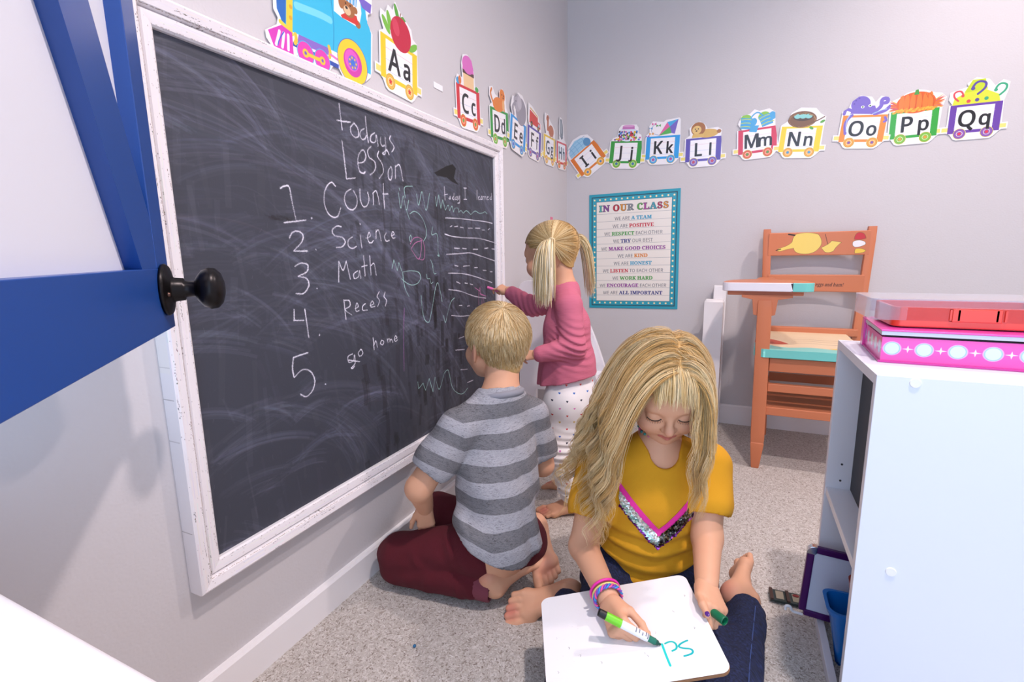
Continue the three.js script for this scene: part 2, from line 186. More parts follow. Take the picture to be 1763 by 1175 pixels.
// toppers: outline (right to left, mm above the frame) and picture
const TOP = {
  A: [[76, 50, 74, 78, 56, 84, 50, 104, 24, 116, -2, 128, -16, 142, -26, 118, -44, 122, -54, 100, -72, 102, -74, 84, -62, 60], (g) => { for (const [x, y, a] of [[-52, 74, 2.3], [-40, 88, 1.9], [58, 62, 0.6]]) el(g, '#7cc242', x, y, 22, 8, a); el(g, '#5aa63a', -10, 118, 20, 7, 2.0); el(g, '#5aa63a', 14, 112, 14, 7, 0.5); el(g, '#c8203f', 6, 74, 42, 40); el(g, '#d8415a', -14, 84, 13, 20, 0.4); stroke(g, '#8a5a44', 3, [4, 100, 2, 112, 6, 124]); }],
  C: [[74, 50, 66, 66, 48, 62, 44, 100, 30, 134, 4, 146, -24, 140, -36, 112, -34, 72, -64, 76, -76, 58], (g) => { el(g, '#3aa0d8', -62, 58, 10, 10); el(g, '#e07a3a', -50, 62, 9, 12); el(g, '#4aa84a', 58, 56, 12, 8); poly(g, '#f4cf9a', [-26, 50, 38, 50, 40, 92, -28, 92]); poly(g, '#5a3a34', [-30, 88, 42, 86, 42, 98, -30, 100]); el(g, '#e073c4', 6, 116, 36, 26); poly(g, '#e073c4', [-30, 98, 42, 96, 36, 118, -26, 120]); }],
  D: [[76, 50, 60, 66, 54, 108, 30, 126, 4, 112, 6, 88, -30, 96, -48, 118, -72, 112, -76, 84, -58, 64], (g) => { stroke(g, '#d9771c', 9, [-46, 66, -70, 90, -56, 108]); el(g, '#e8842a', -4, 66, 46, 24, 0.1); el(g, '#e8842a', 28, 100, 22, 22); poly(g, '#e8842a', [8, 60, 46, 48, 44, 90, 12, 90]); el(g, '#f0b878', 36, 70, 10, 18); el(g, '#222', 26, 104, 3); el(g, '#222', 40, 102, 3); el(g, '#3a2a2a', 36, 94, 4, 3); }],
  E: [[77, 50, 78, 92, 62, 128, 24, 150, -18, 146, -34, 124, -66, 116, -78, 76, -60, 52], (g) => { el(g, '#9c98a2', 18, 86, 50, 50); el(g, '#b1adb6', -20, 108, 34, 32); stroke(g, '#a09ca6', 16, [-40, 96, -64, 80, -48, 58]); el(g, '#c4c0c8', 0, 114, 20, 24, 0.3); el(g, '#222', -34, 108, 3); el(g, '#f4f0ea', -44, 76, 4, 12, 0.4); }],
  F: [[76, 52, 76, 84, 50, 90, 44, 108, -26, 130, -68, 134, -72, 70, -60, 52], (g) => { poly(g, '#d83a2c', [-56, 62, 66, 62, 64, 84, 36, 86, 34, 100, -54, 112]); stroke(g, '#d9b24a', 5, [-52, 118, 0, 112, 34, 104]); el(g, '#333', -32, 60, 12); el(g, '#333', 42, 60, 12); el(g, '#c9a23a', -32, 60, 5); el(g, '#c9a23a', 42, 60, 5); poly(g, '#bfe0f2', [42, 68, 58, 68, 56, 80, 42, 80]); }],
  G: [[70, 52, 66, 90, 40, 104, 8, 116, -26, 140, -62, 138, -66, 100, -46, 56], (g) => { el(g, '#c06f44', 18, 76, 34, 24); poly(g, '#c06f44', [-34, 70, -14, 70, -12, 120, -34, 124]); el(g, '#b6643c', -26, 122, 18, 12, 0.4); stroke(g, '#b6643c', 7, [6, 70, 4, 56, 6, 48]); stroke(g, '#b6643c', 7, [40, 70, 42, 56, 40, 48]); stroke(g, '#8a5a3a', 3, [-34, 130, -40, 140, -36, 142]); el(g, '#222', -30, 124, 2.5); }],
  H: [[70, 52, 40, 66, 26, 120, 6, 158, -28, 160, -42, 120, -36, 60], (g) => { el(g, '#7d8a94', -6, 108, 24, 46, 0.15); el(g, '#a8b4bc', -10, 116, 12, 28, 0.15); stroke(g, '#4c565e', 3, [-30, 80, -6, 64, 18, 74]); }],
  I: [[70, 54, 62, 92, 34, 112, -8, 120, -50, 106, -76, 76, -78, 52], (g) => { poly(g, '#9fd0ea', [-66, 52, 52, 52, 50, 84, 26, 102, -6, 110, -44, 98, -64, 74]); for (const y of [66, 82, 96]) stroke(g, '#6aaed4', 1.6, [-62, y, -4, y + 6, 46, y]); for (const x of [-44, -20, 6, 30]) stroke(g, '#6aaed4', 1.6, [x, 54, x + 4, 74, x - 2, 96]); el(g, '#5c98c4', 40, 66, 18, 20); }],
  J: [[70, 52, 66, 76, 52, 84, 50, 108, 38, 122, -30, 122, -42, 106, -46, 70, -66, 64, -72, 52], (g) => { el(g, '#dfe6f4', 2, 80, 46, 32); const r = rng(3), c = ['#d8303c', '#3a78c8', '#e6b82a', '#5aa84a', '#7a3a8a', '#3a2a28', '#d874b0']; for (let k = 0; k < 70; k++) el(g, c[k % 7], -40 + r() * 84, 52 + r() * 40, 5, 4, r() * 3); for (const [x, y] of [[-56, 56], [-48, 58], [56, 56], [60, 64]]) el(g, c[Math.floor(r() * 7)], x, y, 5, 4); poly(g, '#c878b8', [-26, 102, 32, 102, 30, 116, -24, 116]); el(g, '#e0a4d2', 3, 116, 27, 5); }],
  K: [[76, 50, 72, 116, 66, 124, 8, 118, -2, 110, -50, 116, -66, 96, -62, 70, -76, 56], (g) => { poly(g, '#e66aa4', [-20, 52, 14, 108, 26, 88]); poly(g, '#4ab0e4', [14, 108, 62, 118, 26, 88]); poly(g, '#5ab85a', [-20, 52, 26, 88, 36, 60]); poly(g, '#7a6ac4', [26, 88, 62, 118, 50, 56, 36, 60]); stroke(g, '#8aa4c4', 2, [-20, 54, -52, 62, -56, 88, -40, 104, -24, 92]); for (const [x, y, c] of [[-54, 62, '#e6a23a'], [-60, 86, '#4a9ad0'], [-44, 104, '#d8589a'], [-24, 96, '#5aa85a'], [-72, 52, '#9a6ac8']]) { poly(g, c, [x, y, x + 10, y + 6, x + 10, y - 6]); poly(g, c, [x, y, x - 10, y + 6, x - 10, y - 6]); } }],
  L: [[72, 52, 74, 76, 56, 88, 14, 86, 4, 104, -16, 118, -44, 112, -62, 92, -58, 64, -72, 54], (g) => { el(g, '#dcb25a', 16, 66, 44, 18); el(g, '#a8692c', -24, 88, 30, 28); el(g, '#e6c070', -30, 84, 19, 18); el(g, '#a8692c', 62, 70, 9, 8); el(g, '#222', -36, 88, 2.6); el(g, '#222', -24, 88, 2.6); el(g, '#5a3420', -31, 80, 4, 3); poly(g, '#e0b860', [-50, 52, 0, 52, 0, 66, -46, 68]); }],
  M: [[68, 50, 66, 104, 44, 122, 6, 118, -12, 128, -30, 112, -62, 108, -76, 76, -60, 50], (g) => { for (const [x, y, a] of [[-40, 82, -0.2], [32, 86, 0.25]]) { g.save(); g.translate(x, y); g.rotate(a); el(g, '#8cc63f', -6, 10, 22, 18); poly(g, '#4aa8dc', [-22, -30, 20, -30, 26, 14, -26, 14]); for (const k of [-22, -8, 6]) stroke(g, '#c8dc4a', 3, [-22, k, 0, k + 5, 24, k]); el(g, '#4aa8dc', 26, 0, 12, 16); g.restore(); } stroke(g, '#4aa8dc', 5, [-28, 92, -6, 122, 22, 96]); poly(g, '#4aa8dc', [-32, 40, -4, 34, 6, 60, -26, 64]); }],
  N: [[78, 50, 80, 84, 58, 98, 40, 118, -14, 122, -46, 102, -56, 70, -76, 56], (g) => { const r = rng(9); el(g, '#7a5230', -4, 76, 52, 32); el(g, '#4a3020', -2, 86, 36, 16); for (const x of [-22, -2, 18]) el(g, '#8cd2cc', x, 88, 13, 9); for (let k = 0; k < 60; k++) { const a = r() * 6.28; stroke(g, ['#96683c', '#6a4426', '#b08850'][k % 3], 1.6, [-4 + Math.cos(a) * 46, 74 + Math.sin(a) * 26, -4 + Math.cos(a + 0.3) * 50, 74 + Math.sin(a + 0.3) * 30, -4 + Math.cos(a + 0.6) * 46, 72 + Math.sin(a + 0.6) * 24]); } stroke(g, '#6a4a2c', 4, [30, 60, 56, 72, 74, 84]); el(g, '#5aa83a', 70, 66, 9, 5, 0.5); el(g, '#5aa83a', 34, 42, 9, 5, -0.6); }],
  O: [[74, 48, 78, 78, 68, 112, 40, 118, 26, 96, 10, 116, -28, 122, -54, 100, -60, 78, -80, 64], (g) => { const v = '#7a66c2'; el(g, v, -22, 90, 32, 30); poly(g, v, [-52, 56, 40, 52, 26, 84, -40, 84]); stroke(g, v, 13, [20, 58, 50, 74, 42, 106, 62, 110, 66, 94, 56, 92]); stroke(g, v, 12, [30, 54, 60, 60, 76, 80]); stroke(g, v, 11, [-40, 62, -68, 80, -72, 56]); stroke(g, v, 10, [-44, 50, -66, 30, -56, -18]); stroke(g, '#a8c4ec', 3, [-50, 54, -62, 34, -54, -10]); stroke(g, '#a8c4ec', 3, [24, 54, 48, 66, 66, 70]); stroke(g, v, 8, [66, 40, 74, 28, 66, 24]); el(g, '#fff', -14, 80, 6, 5); el(g, '#fff', 10, 84, 6, 5); el(g, '#3a6a3a', -14, 80, 3); el(g, '#3a6a3a', 10, 84, 3); for (const [x, y] of [[-40, 104], [-30, 112], [-44, 92]]) el(g, '#5c4aa4', x, y, 2.5); }],
  P: [[82, 50, 92, 84, 76, 100, 56, 104, 30, 116, 2, 122, -30, 114, -56, 98, -88, 86, -94, 60, -80, 46], (g) => { const r = rng(4); for (const sx of [-1, 1]) for (let k = 0; k < 16; k++) { const a = -0.5 + k * 0.09; poly(g, ['#f2a02c', '#e8742a', '#c8506a'][k % 3], [sx * 40, 58, sx * (78 + r() * 14), 48 + k * 3 + r() * 6, sx * 44, 72]); } el(g, '#e2611e', 0, 76, 60, 38); for (const x of [-44, -28, -10, 10, 28, 44]) { el(g, '#ef7e2e', x, 76, 8, 34); stroke(g, '#c24c14', 1.6, [x + 9, 46, x * 1.05 + 12, 78, x * 0.7 + 8, 106]); } poly(g, '#4a9a3c', [-8, 104, 8, 104, 4, 122, -4, 124]); for (let k = 0; k < 26; k++) el(g, ['#f4b83a', '#f09a2c'][k % 2], -64 + k * 5, 46 + r() * 8, 7, 4, r()); }],
  Q: [[76, 50, 84, 84, 86, 112, 66, 122, 46, 104, 28, 128, -10, 140, -34, 122, -30, 110, -52, 104, -80, 96, -82, 70, -70, 52], (g) => { poly(g, '#d8e03a', [-70, 50, 66, 50, 60, 74, 20, 96, -30, 94, -66, 72]); poly(g, '#c4d82e', [-40, 90, -20, 132, 16, 132, 26, 96]); const q = (c, x, y, s, f) => { stroke(g, c, 7 * s, [x - 18 * s * f, y + 10 * s, x - 12 * s * f, y + 34 * s, x + 20 * s * f, y + 30 * s, x + 20 * s * f, y + 8 * s, x, y - 10 * s]); el(g, c, x - 16 * s * f, y + 10 * s, 6 * s); }; q('#5a4aa0', 0, 92, 1, 1); q('#d84a52', -54, 72, 0.8, -0.9); q('#3aa87a', 62, 80, 0.9, 0.9); el(g, '#d84a52', -24, 60, 6); el(g, '#5a4aa0', 0, 62, 6); el(g, '#3aa87a', 26, 64, 6); }],
};
const CARDS = [ // letter, wall, along, height, roll, frame, wheel, hub, star?, picture words
  ['A', 'left', -1.351, 1.279, -2.7, '#f0d21e', '#f2b84a', '#d8303c', 1, 'a red apple'], ['C', 'left', -0.998, 1.273, 3.3, '#d42a34', '#e8602a', '#5ab04a', 0, 'a pink frosted cupcake'],
  ['D', 'left', -0.774, 1.262, 3.7, '#2a9a3a', '#6cbc3c', '#e8803a', 0, 'an orange dog'], ['E', 'left', -0.618, 1.265, -7, '#2a9ae0', '#3a9ae0', '#6a5ac0', 0, 'a grey elephant'],
  ['F', 'left', -0.444, 1.269, -2.6, '#5a48a8', '#7a68bc', '#d0406a', 0, 'a red fire engine'], ['G', 'left', -0.259, 1.274, 0.8, '#ecc822', '#f0b03a', '#7a66c0', 0, 'a brown goat'],
  ['H', 'left', -0.090, 1.280, 3, '#d83030', '#e8703a', '#5aa84a', 0, 'a grey shape'], ['I', 'back', 0.109, 1.263, 35.9, '#e07a22', '#f0a83a', '#3a8ad0', 0, 'a blue igloo'],
  ['J', 'back', 0.292, 1.274, -5, '#2f9e3c', '#6cbc3c', '#3a6ac0', 0, 'a jelly bean jar'], ['K', 'back', 0.461, 1.279, -2.2, '#2aa0e6', '#4aa8e8', '#d0408a', 1, 'a colourful kite'],
  ['L', 'back', 0.637, 1.254, -0.1, '#5c4cae', '#7a66c0', '#d84a4a', 1, 'a golden lion'], ['M', 'back', 0.853, 1.269, 2.7, '#d42f52', '#e0603a', '#4aa04a', 0, 'blue and green mittens'],
  ['N', 'back', 1.013, 1.258, -4.5, '#f2d41e', '#f0a83a', '#3a9ad0', 0, 'a bird nest'], ['O', 'back', 1.227, 1.275, -5, '#ec8a22', '#f0a02e', '#7a52a8', 0, 'a purple octopus'],
  ['P', 'back', 1.389, 1.274, 0.4, '#34a83a', '#7cc03c', '#f0983a', 0, 'an orange pumpkin'], ['Q', 'back', 1.569, 1.274, -0.2, '#6a40a4', '#8a5ab4', '#e03a4a', 0, 'question marks'],
];
for (const [L, wall, u, v, rot, fc, wc, hc, st, words] of CARDS) {
  const [ol, pic] = TOP[L], outline = [[-96, -47], [-78, -47], [-66, -54], [-56, -70], [-46, -75], [50, -75], [62, -66], [72, -54], [80, -47], [96, -47], [96, -24], [79, -24]];
  for (let i = 0; i < ol.length; i += 2) outline.push([ol[i] * (ol[i + 1] < 0 ? 1 : 1), ol[i + 1]]);
  if (ol.at(-1) > 46) outline.push([-79, 50]); outline.push([-79, -24], [-96, -24]);
  cardMesh('alphabet_train_card', `${fc === '#f0d21e' || fc === '#f2d41e' || fc === '#ecc822' ? 'yellow' : { C: 'red', D: 'green', E: 'blue', F: 'purple', H: 'red', I: 'tilted orange', J: 'green', K: 'blue', L: 'purple', M: 'crimson', O: 'orange', P: 'green', Q: 'purple' }[L]} train car wall card lettered ${L}${L.toLowerCase()} carrying ${words}`, 'alphabet train cards', outline, -98, -78, 196, 242, (g) => {
    for (const x of [-92, 74]) { g.fillStyle = '#f2e27a'; g.fillRect(x, -42, 18, 14); }
    g.fillStyle = fc; g.fillRect(-74, -50, 148, 100); g.fillStyle = '#fbfafb'; g.fillRect(-55, -40, 108, 82);
    stroke(g, '#e8b4bc', 0.9, [-57, 22, 0, 22, 55, 22]); stroke(g, '#b4c4e8', 0.9, [-57, -4, 0, -4, 55, -4]); stroke(g, '#b4c4e8', 0.9, [-57, -30, 0, -30, 55, -30]);
    for (const x of [-38, 40]) { el(g, '#f2e27a', x, -52, 19); el(g, '#6a5a3a', x, -52, 17.4); el(g, wc, x, -52, 16.6); el(g, '#fff6d0', x, -52, 9.5); el(g, wc, x, -52, 8); if (st) star(g, hc, x, -52, 8); else el(g, hc, x, -52, 5); }
    pic(g);
    up(g, L, -22, -26, 76, '#1c1a1c', 'sans-serif', '', 3.2); up(g, L.toLowerCase(), 30, -26, 66, '#1c1a1c', 'sans-serif', '', 3.2);
  }, wall, u, v, rot, L === 'E' ? 0.006 : 0.003);
}
// the engine
{
  const P = { outline: [-129, 105, -132, 57, -123, 45, -127, 32, -154, 13, -153, 1, -139, -13, -121, -18, -92, -13, -83, -7, -74, -14, -57, -18, -38, -13, -20, -18, 0, -12, 13, 3, 31, 3, 44, -13, 69, -20, 93, -13, 117, 3, 133, 16, 139, 30, 147, 113, 130, 131, 134, 150, 150, 160, 150, 196, 40, 196, 20, 150, -60, 140, -70, 170, -110, 170, -116, 130], boiler: [-115, 111, -119, 62, -116, 40, -92, 32, -37, 34, 32, 34, 40, 28, 134, 22, 142, 114, 128, 139, 122, 190, 30, 190, 16, 142, -80, 126], smoke: [-123, 107, -124, 60, -114, 42, -106, 41, -97, 119], ring: [-97, 119, -105, 39, -91, 30, -81, 126], cow: [-148, 15, -116, 35, -92, 30, -92, -10, -120, -14, -138, -8], cyl: [-76, 33, 5, 35, 1, 21, -81, 16], window: [29, 175, 25, 115, 48, 111, 91, 110, 103, 116, 112, 144, 108, 182, 34, 182], shirt: [45, 115, 67, 130, 95, 132, 101, 116, 91, 113, 48, 111], roof: [99, 178, 148, 176, 143, 155, 116, 157], under: [-91, 15, 30, 11, 29, 2, -92, 7] };
  const ol = []; for (let i = 0; i < P.outline.length; i += 2) ol.push([P.outline[i], P.outline[i + 1]]);
  cardMesh('train_engine_card', 'blue and purple steam engine wall card with a waving bear driver', null, ol, -160, -25, 320, 225, (g) => {
    poly(g, '#2a4aa8', P.under); poly(g, '#35bfe6', P.boiler); stroke(g, '#7adcf2', 14, [-76, 84, -20, 92, 12, 92]); stroke(g, '#1c94cc', 2, [16, 36, 24, 80, 18, 138]); poly(g, '#1c6ac0', P.smoke); poly(g, '#f2d23a', P.ring); for (const y of [56, 76, 96]) el(g, '#e0a82a', -93 + (y - 56) * 0.1, y, 4); stroke(g, '#f2d23a', 8, [-118, 40, -104, 34, -92, 28]);
    poly(g, '#d83ab8', P.cow); for (const [a, b] of [[-132, -122], [-118, -112], [-104, -102]]) stroke(g, '#f4f0fa', 6, [b, 22, (a + b) / 2, 8, a, -4]); stroke(g, '#3a5ac8', 2, [-112, 24, -124, 8, -128, -4]);
    poly(g, '#8a6ac8', P.cyl); stroke(g, '#f2c83a', 8, [-84, 30, -82, 22, -86, 14]); stroke(g, '#f2c83a', 8, [4, 38, 8, 28, 4, 18]); stroke(g, '#e878c0', 5, [8, 24, 18, 22, 30, 20]);
    for (const x of [-61, -17]) { el(g, '#3ab8e0', x, 4, 22); el(g, '#e040b4', x, 4, 20.5); el(g, '#f2c83a', x, 4, 8); el(g, '#6a5ac0', x, 4, 4); } stroke(g, '#f2c83a', 7, [-61, 4, -40, 3, -17, 4]); el(g, '#6a5ac0', -61, 4, 3); el(g, '#6a5ac0', -17, 4, 3);
    poly(g, '#fafafc', P.window); el(g, '#a86c3c', 48, 141, 8, 12); el(g, '#a86c3c', 98, 116, 9, 8); poly(g, '#d83a30', P.shirt); el(g, '#a86c3c', 70, 138, 20, 18); el(g, '#a86c3c', 92, 142, 7); el(g, '#e6c49a', 66, 132, 11, 9); el(g, '#2a2020', 64, 137, 4, 3); el(g, '#2a2020', 62, 145, 2); el(g, '#2a2020', 76, 145, 2); poly(g, '#6ab4e4', [54, 152, 96, 150, 100, 172, 58, 174]); for (const x of [62, 72, 82, 92]) stroke(g, '#f4f4fa', 3, [x, 152, x + 1, 162, x + 2, 172]);
    poly(g, '#7a66c8', P.roof);
    el(g, '#6a5ac0', 75, 29, 48); el(g, '#f4d42a', 75, 29, 46.5); el(g, '#d038a8', 75, 29, 29); el(g, '#e45ac4', 72, 33, 22); el(g, '#7a6ad0', 75, 29, 15); for (let k = 0; k < 7; k++) el(g, '#f2c83a', 75 + Math.cos(k * 0.9) * 10.5, 29 + Math.sin(k * 0.9) * 10.5, 2.4); el(g, '#3a78d0', 75, 29, 6);
  }, 'left', -1.6, 1.2, 0);
}
solo('adhesive_strip', box(0.002, 0.016, 0.046, 0, 0, 0, 0.0008), M('#f7f6f8', { roughness: 0.5 }), 'small white adhesive strip on the wall right of the Aa card', 'adhesive strip', [0.0012, 1.279, 1.170]);
solo('pink_sticker', box(0.0012, 0.014, 0.03), M('#e77a98'), 'small pink sticker on the wall above the toddler in pink', 'sticker', [0.0008, 0.967, 0.225]);
// ---------- poster ----------
{
  const W = 1024, H = 1325, lines = [['WE ARE ', 'A TEAM', '', '#2f9fc4'], ['WE ARE ', 'POSITIVE', '', '#c8283c'], ['WE ', 'RESPECT', ' EACH OTHER', '#3d9e3c'], ['WE ', 'TRY', ' OUR BEST', '#27337f'], ['WE ', 'MAKE GOOD CHOICES', '', '#8a2f93'], ['WE ARE ', 'KIND', '', '#e0862a'], ['WE ARE ', 'HONEST', '', '#2f9fc4'], ['WE ', 'LISTEN', ' TO EACH OTHER', '#c8283c'], ['WE ', 'WORK HARD', '', '#3d9e3c'], ['WE ', 'ENCOURAGE', ' EACH OTHER', '#8a2f93'], ['WE ARE ', 'ALL IMPORTANT', '', '#27337f']];
  const map = tex(W, H, (g) => {
    g.fillStyle = '#1c9fb6'; g.fillRect(0, 0, W, H); g.fillStyle = '#22505e'; g.fillRect(30, 30, W - 60, H - 60); g.fillStyle = '#1fa3bb'; g.fillRect(42, 42, W - 84, H - 84);
    g.fillStyle = '#4a5a60'; g.fillRect(86, 86, W - 172, H - 172); g.fillStyle = '#f3eee4'; g.fillRect(90, 90, W - 180, H - 180);
    for (let i = 0; i < 15; i++) for (const y of [65, H - 65]) { const x = 65 + i * (W - 130) / 14; el(g, '#e8d58a', x, y, 11); el(g, '#fdf6d4', x, y, 7); }
    for (let i = 1; i < 20; i++) for (const x of [65, W - 65]) { const y = 65 + i * (H - 130) / 20; el(g, '#e8d58a', x, y, 11); el(g, '#fdf6d4', x, y, 7); }
    const head = 'IN OUR CLASS', hc = ['#3fb0a8', '#8a3f98', '', '#c8283c', '#e89a2e', '#8a8f94', '', '#5cae4a', '#b04a9a', '#3fa6b8', '#b8305a', '#e0922e'];
    g.font = 'bold 96px serif'; g.textAlign = 'left'; const ws = [...head].map((c) => (c === ' ' ? 30 : g.measureText(c).width + 4)), tot = ws.reduce((a, b) => a + b), k = 790 / tot; let x = 117;
    [...head].forEach((c, i) => { if (c !== ' ') { g.save(); g.translate(x, 200); g.scale(k, 1); g.lineWidth = 7; g.strokeStyle = '#3a3c44'; g.strokeText(c, 0, 0); g.fillStyle = hc[i]; g.fillText(c, 0, 0); g.fillStyle = 'rgba(255,255,255,.75)'; g.restore(); } x += ws[i] * k; });
    lines.forEach(([a, b, c, col], i) => {
      const y = 305 + i * 85.5; g.fillStyle = '#8f959c'; g.fillRect(90, y - 78, W - 180, 2.5);
      const fa = '52px sans-serif', fb = 'bold 54px serif'; g.font = fa; const wa = g.measureText(a).width, wc = g.measureText(c).width; g.font = fb; const wb = g.measureText(b).width * 1.06; const s = Math.min(1, 770 / (wa + wb + wc)); let xx = W / 2 - (wa + wb + wc) * s / 2;
      g.save(); g.translate(xx, y); g.scale(s, 1); g.fillStyle = '#5b5f68'; g.font = fa; g.fillText(a, 0, 0); g.translate(wa, 0); g.scale(1.06, 1); g.fillStyle = col; g.strokeStyle = col; g.lineWidth = 2; g.font = fb; g.fillText(b, 0, 0); g.strokeText(b, 0, 0); g.scale(1 / 1.06, 1); g.translate(wb, 0); g.fillStyle = '#5b5f68'; g.font = fa; g.fillText(c, 0, 0); g.restore();
    });
    g.fillStyle = '#8f959c'; g.fillRect(90, 305 + 11 * 85.5 - 78, W - 180, 2.5);
  });
  const g = new THREE.BoxGeometry(0.432, 0.559, 0.0012), o = solo('class_rules_poster', g, new THREE.MeshPhysicalMaterial({ map, roughness: 0.4, clearcoat: 0.6, clearcoatRoughness: 0.1 }), 'teal bordered classroom rules poster headed IN OUR CLASS on the wall', 'poster', [0.3375, 0.8112, 0.0022]); o.rotation.z = 0.014;
}
// ---------- blue half door in the left foreground ----------
{
  const t = thing('dutch_door', 'blue framed upper half door with white panels and a dark round knob', 'door', [0.1045, 0.71, 2.0587]);
  t.rotation.y = Math.atan2(0.6702, -0.7422);               // local -x runs from the knob edge to the hinges, +z faces the room side seen here
  const blue = M('#1b4c9c', { roughness: 0.38, clearcoat: 0.25, clearcoatRoughness: 0.3 }), panel = M('#e9edf6', { roughness: 0.5 }), bronze = M('#1d1a1b', { roughness: 0.32, metalness: 0.6 });
  const D = 0.017, L = 0.52, H = 0.78;                        // rails stand proud of the panel
  part(t, 'panel', span(0.01 - L, -0.03, 0.04, H - 0.04, -0.020, 0), panel);
  const rail = (x0, x1, y0, y1) => span(-x1, -x0, y0, y1, -0.022, D, 0.0012);
  part(t, 'bottom_rail', rail(0, L, 0, 0.080), blue);
  part(t, 'top_rail', rail(0, L, H - 0.08, H), blue);
  part(t, 'stile', rail(0, 0.057, 0.080, H - 0.08), blue); part(t, 'stile', rail(L - 0.062, L, 0.080, H - 0.08), blue);
  // diagonal brace rising from the knob corner towards the hinges
  const dx = 0.370, dy = 0.62, g = extr([[-0.022, 0.080], [-0.022 - dx, 0.080 + dy], [-0.120 - dx, 0.080 + dy], [-0.120, 0.080]], D - 0.0006); part(t, 'diagonal_brace', g, blue);
  const k = new THREE.LatheGeometry([[0.0001, 0], [0.033, 0], [0.0335, 0.003], [0.031, 0.006], [0.018, 0.009], [0.0155, 0.012], [0.0145, 0.022], [0.0105, 0.023], [0.0105, 0.034], [0.016, 0.037], [0.024, 0.043], [0.0275, 0.051], [0.0265, 0.059], [0.020, 0.065], [0.010, 0.068], [0.0001, 0.0685]].map((p) => new THREE.Vector2(...p)), 48); k.rotateX(Math.PI / 2); k.translate(-0.034, 0.052, D);
  const kn = part(t, 'knob', k, bronze, 'dark bronze round knob'); const sc = new THREE.SphereGeometry(0.0032, 12, 8); sc.translate(-0.056, 0.047, D + 0.008); part(kn, 'screw', sc, M('#6a5148', { metalness: 0.9, roughness: 0.3 }));
}
{ // white ledge at the very bottom left, close to the lens
  const t = thing('low_partition', 'plain white low ledge in the near bottom left corner', 'ledge', [0, 0, 0]);
  part(t, 'cap', span(0.03, 0.66, 0.515, 0.55, 2.319, 2.40, 0.006), white); part(t, 'panel', span(0.05, 0.64, 0, 0.516, 2.335, 2.385), white);
}
// ---------- white newel post and stub wall by the poster ----------
{
  const t = thing('newel_post', 'short square white newel post joined to the wall left of the orange desk chair', 'post', [0.727, 0, 0]);
  const post = new THREE.CylinderGeometry(0.046, 0.0525, 0.008, 4, 1); post.rotateY(Math.PI / 4); post.translate(0, 0.599, 0.21);
  part(t, 'post', merge([span(-0.037, 0.037, 0, 0.595, 0.172, 0.247, 0.0015), post]), white);
  part(t, 'stub_rail', span(-0.022, 0.037, 0, 0.585, 0.05, 0.174, 0.003), white); part(t, 'wall_post', span(-0.012, 0.042, 0, 0.652, 0.0145, 0.052, 0.004), white);
}
// ---------- white display stand behind the toddler: slanted side panels, shelf and ledges ----------
{
  const t = thing('display_stand', 'white slanted display stand against the wall behind the toddler in pink', 'stand', [0, 0, 0]), m = M('#efedf2', { roughness: 0.4 });
  const side = (z) => { const s = new THREE.Shape(); s.moveTo(0.03, 0); s.lineTo(0.03, 0.66); s.quadraticCurveTo(0.032, 0.695, 0.06, 0.70); s.lineTo(0.10, 0.70); s.quadraticCurveTo(0.118, 0.698, 0.127, 0.68); s.lineTo(0.275, 0.52); s.quadraticCurveTo(0.33, 0.40, 0.385, 0.204); s.lineTo(0.455, 0); s.lineTo(0.395, 0); s.lineTo(0.30, 0.27); s.lineTo(0.10, 0.27); s.lineTo(0.09, 0); s.closePath(); const g = extr(s, 0.018, 0.001); g.translate(0, 0, z); return g; };
  part(t, 'side_panel', side(0.66), m); part(t, 'side_panel', side(0.52), m);
  part(t, 'shelf', span(0.04, 0.325, 0.27, 0.288, 0.538, 0.66), m); part(t, 'ledge', span(0.30, 0.335, 0.285, 0.33, 0.538, 0.66), m);
  const fr = new THREE.BoxGeometry(0.012, 0.36, 0.122); fr.rotateZ(0.62); fr.translate(0.19, 0.50, 0.599); part(t, 'front_board', fr, m);
}
